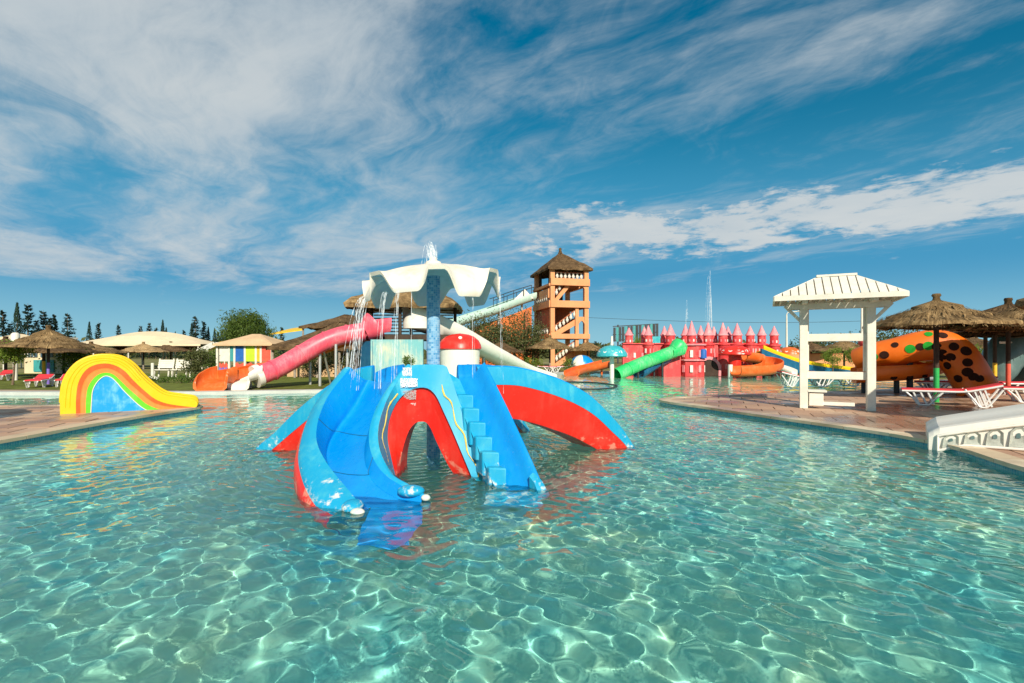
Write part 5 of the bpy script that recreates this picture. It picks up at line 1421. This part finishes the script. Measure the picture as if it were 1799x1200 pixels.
# slides round the castle
gs = thing('green_tube_slide', 'green tube slide coming down from the castle into the pool', 'water slide', (P(1140, 0, 29.5).x, 29.5, 0))
gpth = [Vector(q) for q in cr([P(1184, 617, 30.4), P(1160, 626, 30.0), P(1130, 637, 29.5), P(1100, 650, 29.0), P(1083, 658, 28.7)], 7)]
part(MB().tube(gpth, .37, 24, False), 'tube', 'green_gel', gs, 60)
for f in (.05, .45, .72): part(ring(MB(), gpth, int(f * (len(gpth) - 1)), .40, .03), 'flange', 'green_gel', gs, 40)
gh = [Vector(q) for q in cr([P(1182, 618, 30.4), P(1190, 611, 30.5), P(1196, 604, 30.6)], 4)]
part(MB().tube(gh, [.37, .39, .43, .46, .48, .50, .50, .48, .46], 22, False), 'hood', 'green_gel', gs, 60)
part(MB().sweep([P(1178, 625, 30.2), P(1190, 622, 30.3), P(1199, 620, 30.4)], lambda t: uprof(.32, .36, .05)), 'entry_trough', 'green_gel', gs, 45)
for i in (6, 16): part(MB().tube([gpth[i], Vector((gpth[i].x, gpth[i].y, -.6))], .07, 8), 'support_post', 'dark_metal', gs, 60)
ds = thing('dark_blue_slide', 'dark blue slide under the green tube slide', 'water slide', (P(1150, 0, 30.4).x, 30.4, 0))
dp = [Vector(q) for q in cr([P(1172, 634, 30.8), P(1155, 642, 30.5), P(1138, 652, 30.1), P(1122, 662, 29.6)], 6)]
part(MB().sweep(dp, lambda t: uprof(.36, .36, .06)), 'chute', 'dark_blue_gel', ds, 50)
part(MB().tube([dp[8], Vector((dp[8].x, dp[8].y, -.6))], .06, 8), 'support_post', 'dark_metal', ds, 60)
os_ = thing('curved_orange_slide', 'orange slide curling round in front of the red spotted mushroom', 'water slide', (P(1325, 0, 29).x, 29, 0))
op = [Vector(q) for q in cr([P(1300, 632, 30), P(1322, 634, 30.4), P(1345, 640, 30.4), P(1358, 647, 29.6), P(1348, 654, 28.7), P(1322, 657, 28.2), P(1292, 658, 28)], 7)]
part(MB().sweep(op, lambda t: uprof(.50, .46, .06)), 'chute', 'orange_gel', os_, 50)
for i in (8, 20, 30): part(MB().tube([op[i], Vector((op[i].x, op[i].y, -.6))], .08, 8), 'support_post', 'dark_metal', os_, 60)
part(MB().tube([P(1283, 640, 28.6), Vector((*P(1283, 640, 28.6).xy, -.6))], .13, 10), 'white_post', 'white_gel', os_, 60)
ys_ = thing('yellow_blue_slide', 'wavy yellow and navy slide running from the castle end to the far bank', 'water slide', (P(1400, 0, 32).x, 32, 0))
yp = [Vector(q) for q in cr([P(1330, 616, 31.5), P(1350, 624, 31.8), P(1375, 633, 32), P(1400, 641, 32.2), P(1440, 648, 32.6), P(1490, 654, 33)], 7)]
part(MB().sweep(yp, lambda t: uprof(.46, .34, .05)), 'chute', 'yellow_gel', ys_, 50)
part(MB().sweep([p_ + Vector((0, -.50, -.22)) for p_ in yp], lambda t: [(-.05, -.30), (.05, -.30), (.06, .36), (-.06, .36)]), 'side_panel', 'dark_blue_gel', ys_, 40)
for i in (6, 16, 26): part(MB().tube([yp[i], Vector((yp[i].x, yp[i].y, -.6))], .08, 8), 'support_post', 'dark_metal', ys_, 60)
wf = thing('pale_slide', 'pale ribbed slide foot at the water beside the curved orange slide', 'water slide', (P(1378, 0, 31).x, 31, 0))
wp = [Vector(q) for q in cr([P(1362, 644, 31.2), P(1378, 652, 31), P(1396, 660, 30.6)], 6)]
part(MB().sweep(wp, lambda t: uprof(.45, .34, .06)), 'chute', 'white_gel', wf, 50)
part(MB().tube([wp[5], Vector((wp[5].x, wp[5].y, -.6))], .08, 8), 'support_post', 'dark_metal', wf, 60)
# billboard frame behind the castle
bl = thing('billboard', 'dark slatted billboard on posts behind the castle turrets', 'billboard', GF(1118, 60))
bz0, bz1 = P(0, 602, 60).z - GZ, P(0, 573, 60).z - GZ
bx0, bx1 = P(1077, 0, 60).x - P(1118, 0, 60).x, P(1157, 0, 60).x - P(1118, 0, 60).x
for k in range(16):
    f = (k + .5) / 16; xx = bx0 + (bx1 - bx0) * f
    MB().box((xx, 0, (bz0 + bz1 + .5 * f) / 2), ((bx1 - bx0) / 16 - .07, .08, bz1 - bz0 + .5 * f - .3)).build('slat', M['paint_teal' if k % 3 == 1 else 'dark_metal'], bl)
for z_ in (bz0 + .3, (bz0 + bz1) / 2, bz1): MB().bar((bx0, .1, z_), (bx1, .1, z_ + .3), .08, .10).build('cross_bar', M['dark_metal'], bl)
for x in (bx0 + .6, 0, bx1 - .6): MB().bar((x, .12, 0), (x, .12, bz1 + .2), .16, .16).build('post', M['dark_metal'], bl)
bs = thing('blue_sign', 'small pale blue sign board behind the castle turrets', 'sign', GF(1153, 50))
z_ = P(0, 597, 50).z - GZ
MB().box((0, 0, z_), (.75, .06, .70)).build('board', M['teal_gel'], bs); MB().bar((0, .05, 0), (0, .05, z_), .08, .08).build('post', M['steel'], bs)
# yucca-like plant behind the first turrets
yu = thing('spiky_palm', 'spiky pale palm fronds behind the first castle turret', 'palm', GF(1120, 40))
MB().tube([(0, 0, 0), (0, 0, 1.6)], .12, 8).build('trunk', M['bark'], yu, 60)
mb = MB(); rnd = random.Random(5)
for k in range(46):
    a = rnd.uniform(0, 6.28); e = rnd.uniform(.2, 1.4); L_ = rnd.uniform(.9, 1.5)
    d_ = Vector((math.cos(a) * math.cos(e), math.sin(a) * math.cos(e), math.sin(e))); s_ = d_.orthogonal().normalized() * .05
    b_ = Vector((0, 0, 1.6)); m_ = b_ + d_ * L_ * .5 + Vector((0, 0, .06)); t_ = b_ + d_ * L_ - Vector((0, 0, .25 * L_ * math.cos(e)))
    mb.add([b_ - s_ * .5, b_ + s_ * .5, m_ + s_, m_ - s_, t_], [(0, 1, 2, 3), (3, 2, 4)])
mb.build('fronds', M['leaf_bright'], yu)
# street lamps
def street_lamp(px, ytop, d, label, arm_=1.2, double=False):
    root = thing('street_lamp', label, 'street lamp', GF(px, d), 0, 'tall white street lamps')
    zt = P(0, ytop, d).z - GZ
    MB().tube([(0, 0, 0), (0, 0, 1.0), (0, 0, zt - .25)], [.14, .12, .07], 8).build('pole', M['white_paint'], root, 60)
    MB().tube(cr([(0, 0, zt - .3), (.08, 0, zt - .08), (.4, 0, zt), (arm_, 0, zt + .08)], 4), .045, 6).build('arm', M['white_paint'], root, 60)
    MB().box((arm_ + .2, 0, zt + .1), (.6, .22, .10), bev=.03).build('lamp_head', M['white_paint'], root)
    return root
street_lamp(1382, 548, 52, 'white street lamp standing beyond the castle')
street_lamp(1514, 530, 42, 'white street lamp rising behind the white shade stand', .6)
# fountain jets over the castle
fall((P(1250, 0, 32).x, 32, P(0, 575, 32).z), (-.12, 0, 7.2), P(0, 572, 32).z, 9, .07, .010, 'tall arching fountain jet rising over the castle', 22)
fall((P(1205, 0, 32).x, 32, P(0, 572, 32).z), (.10, 0, 5.2), P(0, 560, 32).z, 4, .03, .009, 'thin slanting fountain jet rising over the castle', 14)
# dark hose floating in the pool
ho = MB().tube([Vector((*G(x, y).xy, .022)) for x, y in cr([(985, 671), (1030, 672), (1068, 675), (1084, 679), (1060, 684), (1010, 684), (960, 680)], 6)], .035, 8).build('floating_hose', M['rubber_black'], None, 60)
tag(ho, 'thin dark hose floating in a loop on the pool before the small orange slide', 'hose')
# far belt of trees and houses closing the horizon
mb = MB(); rnd = random.Random(77)
for k in range(26000):
    a = rnd.uniform(-1.15, 1.15); d = rnd.uniform(105, 150)
    x = math.tan(a * .75) * d
    hh = 2.4 + 1.1 * math.sin(x * .05) + .8 * math.sin(x * .17 + 1) + .7 * math.sin(x * .41)
    z = GZ + rnd.random() ** .8 * max(hh, .8)
    s_ = rnd.uniform(.3, .7)
    ax = Vector((rnd.gauss(0, 1), rnd.gauss(0, 1), rnd.gauss(0, 1))).normalized(); sd = ax.orthogonal()
    p_ = Vector((x, d, z)); mb.add([p_ - sd * s_, p_ + ax * s_ * .6, p_ + sd * s_, p_ - ax * s_ * .6], [(0, 1, 2, 3)])
tb = mb.build('tree_belt', M['leaf_olive']); tag(tb, 'low belt of distant trees closing the horizon', 'trees', kind='stuff')
# ================================================================== RIGHT SIDE
def GD(px, py): return G(px, py, DZ)
# white shade stand
q0 = Vector((7.06, 12.4, DZ)); q1 = Vector((8.27, 11.8, DZ))
fa = math.atan2(q1.y - q0.y, q1.x - q0.x)
fr = thing('shade_stand', 'white wooden shade stand with planked hip roof on the deck edge', 'shade stand', q0, fa)
FW = (q1 - q0).length
hz = 2.54
for x in (0, FW):
    MB().box((x, 0, hz / 2), (.17, .20, hz), bev=.008).build('post', M['white_paint'], fr)
    MB().box((x + (.10 if x == 0 else -.10), .16, hz / 2 + .45), (.04, .14, hz - .9)).build('post_board', M['white_paint'], fr)
for z_, h_ in ((1.70, .18), (.80, .18)): MB().box((FW / 2, .02, z_), (FW - .17, .07, h_), bev=.006).build('rail', M['white_paint'], fr)
MB().box((FW * .42, .03, .13), (FW * .7, .07, .08)).build('bottom_rail', M['white_paint'], fr)
st = MB().box((.26, .10, .22), (.30, .34, .30), bev=.01).build('step_block', M['white_paint'], fr)
MB().box((.28, .10, .42), (.40, .42, .05), bev=.008).build('step_top', M['white_paint'], st)
for x in (0, FW): MB().bar((x, -.62, hz + .02), (x, .62, hz + .02), .10, .14).build('cross_beam', M['white_paint'], fr)
for y in (-.1, .1): MB().bar((-.35, y * 1.3, hz - .09), (FW + .35, y * 1.3, hz - .09), .05, .13).build('tie_beam', M['white_paint'], fr)
for s, x in ((1, 0), (-1, FW)): MB().bar((x - s * .05, 0, hz - .45), (x - s * .40, 0, hz - .06), .07, .07).build('brace', M['white_paint'], fr)
ex0, ex1, ey, ez0, ez1 = -.64, FW + .54, .78, hz + .10, hz + .60
rx0, rx1 = FW * .22, FW * .78
rng_ = random.Random(8)
def plank(a_, b_, c_, d_, th=.022):
    """one roof board between lower edge a-b and upper edge d-c"""
    a_, b_, c_, d_ = map(Vector, (a_, b_, c_, d_)); n_ = (b_ - a_).cross(d_ - a_).normalized() * th
    vs = [a_, b_, c_, d_, a_ + n_, b_ + n_, c_ + n_, d_ + n_]
    o = MB().add(vs, [(3, 2, 1, 0), (4, 5, 6, 7), (0, 1, 5, 4), (1, 2, 6, 5), (2, 3, 7, 6), (3, 0, 4, 7)]).build('roof_board', M['white_paint'], fr)
NB = 15
def ridge_at(x):
    """front slope height share at x, limited by the hips"""
    if x < rx0: return (x - ex0) / (rx0 - ex0)
    if x > rx1: return (ex1 - x) / (ex1 - rx1)
    return 1.0
for s in (-1, 1):
    for k in range(NB):
        xa = ex0 + (ex1 - ex0) * k / NB + .012; xb = ex0 + (ex1 - ex0) * (k + 1) / NB - .012
        fa_, fb_ = max(ridge_at(xa), .02), max(ridge_at(xb), .02)
        jz = rng_.uniform(-.006, .006)
        A_, B_ = (xa, s * ey, ez0 + jz), (xb, s * ey, ez0 + jz)
        C_, D_ = (xb, s * ey * (1 - fb_), ez0 + (ez1 - ez0) * fb_ + jz), (xa, s * ey * (1 - fa_), ez0 + (ez1 - ez0) * fa_ + jz)
        if s < 0: plank(A_, B_, C_, D_)
        else: plank(B_, A_, D_, C_)
for x_, r_, s in ((ex0, rx0, -1), (ex1, rx1, 1)):
    for k in range(8):
        ya = -ey + 2 * ey * k / 8 + .01; yb = -ey + 2 * ey * (k + 1) / 8 - .01
        f = lambda y: 1 - abs(y) / ey
        A_, B_ = (x_, ya, ez0), (x_, yb, ez0)
        C_, D_ = (x_ + (r_ - x_) * f(yb), yb, ez0 + (ez1 - ez0) * f(yb)), (x_ + (r_ - x_) * f(ya), ya, ez0 + (ez1 - ez0) * f(ya))
        if s > 0: plank(A_, B_, C_, D_)
        else: plank(B_, A_, D_, C_)
for y in (-ey, ey): MB().bar((ex0, y, ez0 - .04), (ex1, y, ez0 - .04), .04, .11).build('fascia', M['white_paint'], fr)
for x in (ex0, ex1): MB().bar((x, -ey, ez0 - .042), (x, ey, ez0 - .042), .04, .11).build('fascia', M['white_paint'], fr)
for k in range(12): MB().bar((ex0 + .14 + k * (ex1 - ex0 - .28) / 11, -ey + .03, ez0 - .05), (ex0 + .14 + k * (ex1 - ex0 - .28) / 11, ey - .03, ez0 - .05), .035, .07).build('rafter', M['white_paint'], fr)
MB().bar((rx0 - .03, 0, ez1 + .03), (rx1 + .03, 0, ez1 + .03), .12, .05).build('ridge_cap', M['white_paint'], fr)
# straw umbrellas
palapa(GD(1645, 706), 1.62, 2.05, 2.68, 'shaggy straw umbrella on a green pole beside the white shade stand', 'thatch', 2600, 'paint_green', .98, seed=13, pole_r=.06)
palapa((13.9, 13.6, DZ), 1.7, 2.05, 2.62, 'shaggy straw umbrella overlapping the green-poled one', 'thatch', 2600, 'wood_dark', .5, seed=13, rz=1.3)
palapa((15.7, 16.2, DZ), 1.75, 2.0, 2.8, 'straw umbrella on a red pole behind the red lounger', 'thatch_dark', 700, 'paint_red', 1.0, seed=14)
palapa((18.2, 19.3, DZ), 1.8, 2.0, 2.7, 'straw umbrella on a yellow pole by the fence rails', 'thatch_dark', 700, 'paint_yellow', 1.3, seed=14, rz=2)
palapa((17.2, 18.6, DZ), 1.7, 2.0, 2.55, 'low straw umbrella behind the spotted orange slide end', 'thatch_dark', 700, 'wood_dark', 1.0, seed=14, rz=4)
palapa((10.5, 8.3, DZ), 1.62, 2.05, 2.9, 'straw umbrella on the deck next to the white ribbed slide', 'thatch', 700, 'paint_yellow', 1.0, seed=15)
palapa((-11.3, 7.0, DZ), 1.6, 2.0, 2.85, 'straw umbrella on the paved deck beside the rainbow slide', 'thatch', 700, 'paint_red', 1.0, seed=15)
palapa(GF(1483, 33), 1.75, 1.55, 2.1, 'straw umbrella in front of the orange boundary wall', 'thatch', 300, 'wood_grey', 1.0, seed=6, rz=2.2)
palapa(GF(1425, 42), 1.7, 1.5, 2.1, 'straw umbrella beyond the orange mushroom', 'thatch_dark', 300, 'wood_grey', 1.0, seed=5, rz=1.2)
palapa(GF(1690, 27), 1.9, 1.7, 2.3, 'straw umbrella behind the crest of the spotted orange slide', 'thatch_dark', 300, 'wood_grey', 1.0, seed=5, rz=3.2)
# loungers
lounger((11.1, 13.0, DZ), math.atan2(-1.15, 1.6), 'red sun lounger on white legs beside the green umbrella pole', .98)
lounger(GD(1700, 700) + Vector((.9, 1.5, 0)), math.atan2(-1.0, 1.6), 'red sun lounger behind the one at the green pole')
lounger((14.3, 13.6, DZ), math.atan2(-1.0, 1.6), 'red sun lounger in the shade of the overlapping umbrella')
lounger(GF(1425, 30) + Vector((0, -6, .03)) if False else Vector((11.6, 20.2, DZ)), RAD(170), 'red sun lounger on the far side seen through the shade stand')
lounger(Vector((12.9, 20.4, DZ)), RAD(175), 'red sun lounger beside the spotted slide mouth')
# spotted orange slide
sd_ = 16.6
sg = thing('spotted_slide', 'huge orange spotted snake slide with green and black dots behind the deck', 'water slide', (P(1610, 0, sd_).x, sd_, GZ))
up_ = [Vector(q) for q in cr([P(1508, 632, 17.6), P(1535, 624, 17.2), P(1575, 617, 16.8), P(1615, 608, 16.5), P(1648, 607, 16.3), P(1675, 620, 16.1), P(1695, 645, 15.9), P(1708, 668, 15.8), P(1722, 690, 15.6)], 7)]
part(MB().tube(up_, [.40 + .13 * min(1, i / 34) for i in range(len(up_))], 20, True, 1.0), 'upper_body', 'dot_orange_gel', sg, 60)
lo_ = [Vector(q) for q in cr([P(1500, 668, 17.0), P(1535, 664, 16.8), P(1575, 662, 16.8), P(1615, 656, 17.2), P(1640, 647, 17.8), P(1632, 640, 18.4), P(1600, 637, 18.6)], 7)]
part(MB().sweep(lo_, lambda t: uprof(.5, .40, .06)), 'lower_chute', 'dot_orange_gel', sg, 50)
part(MB().sweep([Vector(q) for q in cr([P(1592, 638, 18.0), P(1612, 634, 17.4), P(1640, 640, 16.8)], 6)], lambda t: [(-.3, 0), (.3, .05), (.25, .12), (-.3, .10)]), 'yellow_fin', 'yellow_gel', sg, 40)
def dots_on(path, rad, items):
    for f, up, r, mt in items:
        i = f * (len(path) - 1); k = int(i); p_ = path[k].lerp(path[min(k + 1, len(path) - 1)], i - k)
        t_ = (path[min(k + 1, len(path) - 1)] - path[k]).normalized()
        v_ = (Vector((0, 0, H)) - p_); v_.z = 0; v_.normalize(); v_ = (v_ - t_ * v_.dot(t_)).normalized(); w_ = t_.cross(v_)
        if w_.z < 0: w_ = -w_
        n_ = (v_ * math.cos(up) + w_ * math.sin(up)).normalized(); c_ = p_ + n_ * (rad - .015)
        if path is up_:
            R_ = .40 + .13 * min(1, i / 34) + .007; b1 = n_.cross(t_).normalized(); vs = []
            for q in (0, .5, 1):
                for j in range(14 if q else 1):
                    o_ = t_ * math.cos(2 * math.pi * j / 14) * r * q; ang_ = math.sin(2 * math.pi * j / 14) * r * q / R_
                    vs.append(p_ + o_ + (n_ * math.cos(ang_) + b1 * math.sin(ang_)) * R_)
            fs_ = [(0, 1 + j, 1 + (j + 1) % 14) for j in range(14)] + [(1 + j, 15 + j, 15 + (j + 1) % 14, 1 + (j + 1) % 14) for j in range(14)]
            part(MB().add(vs, fs_), 'spot', mt, sg, 60); continue
        a1 = t_; b1 = n_.cross(t_).normalized()
        vs = [c_ + n_ * .02 + (a1 * math.cos(2 * math.pi * j / 14) + b1 * math.sin(2 * math.pi * j / 14)) * r for j in range(14)]
        vs2 = [q - n_ * .06 for q in vs]
        o = part(MB().add(vs + vs2, [tuple(range(14))] + [(j, (j + 1) % 14, 14 + (j + 1) % 14, 14 + j) for j in range(14)]), 'spot', mt, sg, 0); fixn(o)
dots_on(up_, .42, [(.14, -.1, .13, 'spot_green'), (.19, -.1, .13, 'spot_black'), (.31, -.05, .14, 'spot_green'), (.36, -.05, .12, 'spot_black'), (.40, -.05, .14, 'spot_green'), (.45, -.1, .13, 'spot_black'), (.49, .75, .13, 'spot_black'),
                  (.58, .3, .13, 'spot_black'), (.585, -.6, .13, 'spot_black'), (.64, -.25, .13, 'spot_black'), (.66, .55, .15, 'spot_black'), (.78, .0, .14, 'spot_black'), (.84, .15, .13, 'spot_black'), (.90, .35, .12, 'spot_black'), (.53, -.35, .12, 'spot_black'), (.70, -.7, .12, 'spot_black'), (.73, .25, .13, 'spot_black'), (.81, -.55, .12, 'spot_black'), (.25, .5, .10, 'spot_black'), (.42, .8, .11, 'spot_green')])
dots_on(lo_, .5, [(.10, .1, .10, 'spot_black'), (.24, .1, .10, 'spot_black'), (.33, .0, .11, 'spot_black'), (.42, .0, .11, 'spot_black'), (.55, .2, .12, 'spot_black'), (.19, .35, .07, 'spot_black')])
for i in (5, 18, 40): part(MB().tube([up_[i], Vector((up_[i].x, up_[i].y, GZ))], .09, 8), 'support_post', 'dark_metal', sg, 60)
for i in (4, 14, 24): part(MB().tube([lo_[i], Vector((lo_[i].x, lo_[i].y, GZ if i > 4 else -.4))], .08, 8), 'support_post', 'dark_metal', sg, 60)
rdh = thing('red_cartoon_head', 'round red bobble head at the mouth of the spotted slide', 'decoration', (P(1516, 0, 17.7).x, 17.7, GZ))
# (a plain round boss)
part(MB().ball(P(1519, 600, 17.7), .20, 16), 'boss', 'castle_red', rdh, 60); part(MB().tube([P(1519, 608, 17.7), Vector((*P(1519, 608, 17.7).xy, GZ))], .06, 8), 'stalk', 'castle_red', rdh, 60)
rdh.name = 'red_ball_finial'; rdh['label'] = 'red ball on a stalk at the mouth of the spotted slide'
# boundary wall
bw = thing('boundary_wall', 'long orange boundary wall with piers beyond the right pools', 'wall', (25, 40, GZ))
A_, B_ = Vector((19.5, 42, 0)), Vector((60, 40, 0))
part(MB().bar(A_ + Vector((0, 0, GZ + .6)), B_ + Vector((0, 0, GZ + .6)), .25, 1.2), 'wall_panel', 'terracotta', bw)
part(MB().bar(A_ + Vector((0, 0, GZ + 1.24)), B_ + Vector((0, 0, GZ + 1.24)), .34, .08), 'wall_cap', 'terracotta_dark', bw)
for k in range(10):
    p_ = A_.lerp(B_, k / 9); part(MB().box((p_.x, p_.y - .02, GZ + .68), (.42, .42, 1.36)), 'pier', 'terracotta', bw)
for i, (px_, d_) in enumerate(((1463, 31), (1502, 31), (1722, 23))):
    leafy('round_topiary', GF(px_, d_), 1.6 if d_ > 25 else 1.65, .52, .9, 'leaf_bright', ('round topiary tree seen between the posts of the shade stand', 'round topiary tree beside the spotted slide mouth', 'round topiary tree above the fence rails')[i], 2200, .06, .035, seed=80 + i)
for i, (px_, d_, top, r_) in enumerate(((1450, 60, 598, 3.0), (1545, 55, 592, 2.6), (1580, 55, 590, 3.0), (1425, 70, 600, 2.4))):
    leafy('broad_tree', GF(px_, d_), P(0, top, d_).z - GZ, r_, 2.4, 'leaf_olive', ('broad dark tree behind the shade stand', 'dark tree above the spotted slide', 'broad tree showing over the spotted slide crest', 'dark tree beyond the orange mushroom')[i] + ' in the distance', 2600, .2, .12, seed=90 + i)
for i, (px_, top) in enumerate(((1552, 590), (1569, 583), (1588, 584), (1598, 582), (1612, 590), (1630, 592), (1650, 588), (1668, 590))):
    put_conifer(px_, top, 70, 'thin' if i % 2 else 'cypress', ('small dark conifer behind the shade stand post', 'slim conifer over the spotted slide', 'cypress over the spotted slide dots', 'tallest slim conifer over the spotted slide', 'cypress left of the green pole', 'slim conifer behind the green pole', 'cypress under the umbrella eave', 'slim conifer under the umbrella eave')[i].replace(' left of ', ' near '))
for i, (px_, top, d_) in enumerate(((1046, 598, 90), (1060, 604, 90), (1390, 598, 90))):
    put_conifer(px_, top, d_, 'spruce', ('dark spruce between the terracotta tower and the castle', 'low spruce beside the turquoise mushroom', 'low spruce beyond the castle')[i] + ' far away', 1.3)
# rails and rounded dark slide at the far right
rl = thing('rail_fence', 'white stepped rail fence climbing behind the yellow umbrella pole', 'fence', GF(1735, 21))
for k in range(10):
    x = -.7 + k * .15
    MB().bar((x, 0, .1), (x, 0, .55 + k * .055), .06, .05).build('picket', M['white_paint'], rl)
    MB().bar((x - .10, -.12, .62 + k * .055), (x + .08, .1, .70 + k * .055), .06, .05).build('rung', M['white_paint'], rl)
MB().bar((-.8, .03, .35), (.8, .03, .35), .05, .07).bar((-.8, .03, .12), (.8, .03, .12), .05, .07).build('rail', M['white_paint'], rl)
dk = thing('dark_dolphin_slide', 'large rounded grey-green play slide with a pale trim line by the umbrellas', 'water slide', GF(1800, 20))
dp_ = [Vector(q) for q in cr([(-1.1, 0, .1), (-.95, 0, .9), (-.5, 0, 1.5), (.3, 0, 1.85), (1.3, 0, 1.9), (2.4, 0, 1.6)], 5)]
MB().tube(dp_, [.25, .35, .45, .55, .6, .62, .65, .68, .7, .72, .74, .76, .78, .8, .8, .8, .8, .8, .78, .76, .74, .72, .7, .68, .66, .64][:len(dp_)], 20).build('body', M['slate_gel'], dk, 60)
MB().tube(cr([(-.6, -.62, .2), (-.35, -.80, .75), (-.5, -.72, 1.3), (-.9, -.5, 1.7), (-1.3, -.35, 1.75)], 5), .05, 8).build('trim_line', M['white_gel'], dk, 60)
MB().box((1.0, 0, .55), (2.6, 1.0, 1.1)).build('base', M['slate_gel'], dk)
lounger(GF(1790, 16.5), RAD(-20), 'red sun lounger in front of the rounded grey-green slide')
# white ribbed slide lying along the deck edge
ax = Vector((.80, -.60, 0)).normalized(); sdv = Vector((.6, .8, 0)).normalized()
T0 = Vector((6.17, 7.58, 0))
wsl = thing('ribbed_slide', 'thick white slide with recessed oval pockets along the deck edge', 'water slide', (T0.x, T0.y, DZ))
def WP(s, w, z): return T0 + ax * s + sdv * w + Vector((0, 0, z))
N = 26; L_ = 2.4
def top_z(s, w=0.0): return (.31 + .27 * s if s > .12 else .342 - (.12 - s) * .8) + .07 * w
def side(s): return 0.0
rows = []
for i in range(N + 1):
    s = L_ * (i / N) ** 1.15; zt = top_z(s)
    zb = -.03 + .13 * min(1, max(0, (s - .05) / .35))
    rows.append([WP(s, .02 + side(s), zb), WP(s, .0 + side(s), zt - .07), WP(s, .03 + side(s), zt - .015), WP(s, .09, top_z(s, .09)), WP(s, .30, top_z(s, .30) - .04), WP(s, .72, top_z(s, .72) - .04), WP(s, .92, top_z(s, .92)), WP(s, .98, top_z(s, .98) - .02), WP(s, 1.0, zb)])
mb = MB()
for i in range(N): mb.strip(rows[i], rows[i + 1])
mb.add(rows[0], [tuple(range(9))])
bdy = part(mb, 'slide_body', 'white_gel', wsl, 40); fixn(bdy)
plain('recess_shade', (.38, .40, .35), .6, .3, 6)  # grey carries the shade inside the shallow pockets
# raised frame on the side that faces the pool, pocket shade painted in
def fr_pt(s, f): zt = top_z(s); zb = .10 if s > .4 else -.03 + .13 * max(0, (s - .05) / .35); return WP(s, side(s) - .012, zb + (zt - .10 - zb) * f)
fp = [fr_pt(.10 + 2.2 * k / 30, .95) for k in range(31)]; fq = [fr_pt(.10 + 2.2 * k / 30, .06) for k in range(31)]
part(MB().tube(fp, .022, 6), 'frame_bead', 'white_gel', bdy, 60); part(MB().tube(fq, .022, 6), 'frame_bead', 'white_gel', bdy, 60); part(MB().tube([fq[0], fp[0]], .022, 6), 'frame_bead', 'white_gel', bdy, 60)
for k in range(9):
    s0 = .15 + k * .235; s1 = s0 + .185
    pr = [(s0, .12), (s0 + .02, .75), (s0 + .07, .88), (s1 - .05, .88), (s1, .70), (s1, .12)]
    rim = [fr_pt(a, b) for a, b in pr]
    cen = sum(rim, Vector()) / len(rim)
    inn_ = [cen.lerp(p_, .62) + sdv * .022 for p_ in rim]
    n = len(rim)
    po = part(MB().add(rim + inn_, [(i, (i + 1) % n, n + (i + 1) % n, n + i) for i in range(n)] + [tuple(range(n, 2 * n))]), 'pocket', 'recess_shade', bdy, 30)
    vs = [cen.lerp(p_, .26) + sdv * .012 for p_ in rim]
    part(MB().add(vs, [tuple(range(n))]), 'pocket_shade', 'slate_gel', po)  # darker plate, the pocket's deepest shade as colour
# cable across the sky
cb = MB().tube([P(1000 + 800 * k / 24, 556 - 8 * k / 24 + 14 * math.sin(math.pi * k / 24), 60) for k in range(25)], .02, 5).build('overhead_cable', M['dark_metal'], None, 60)
tag(cb, 'thin overhead cable crossing the sky behind the castle', 'cable')
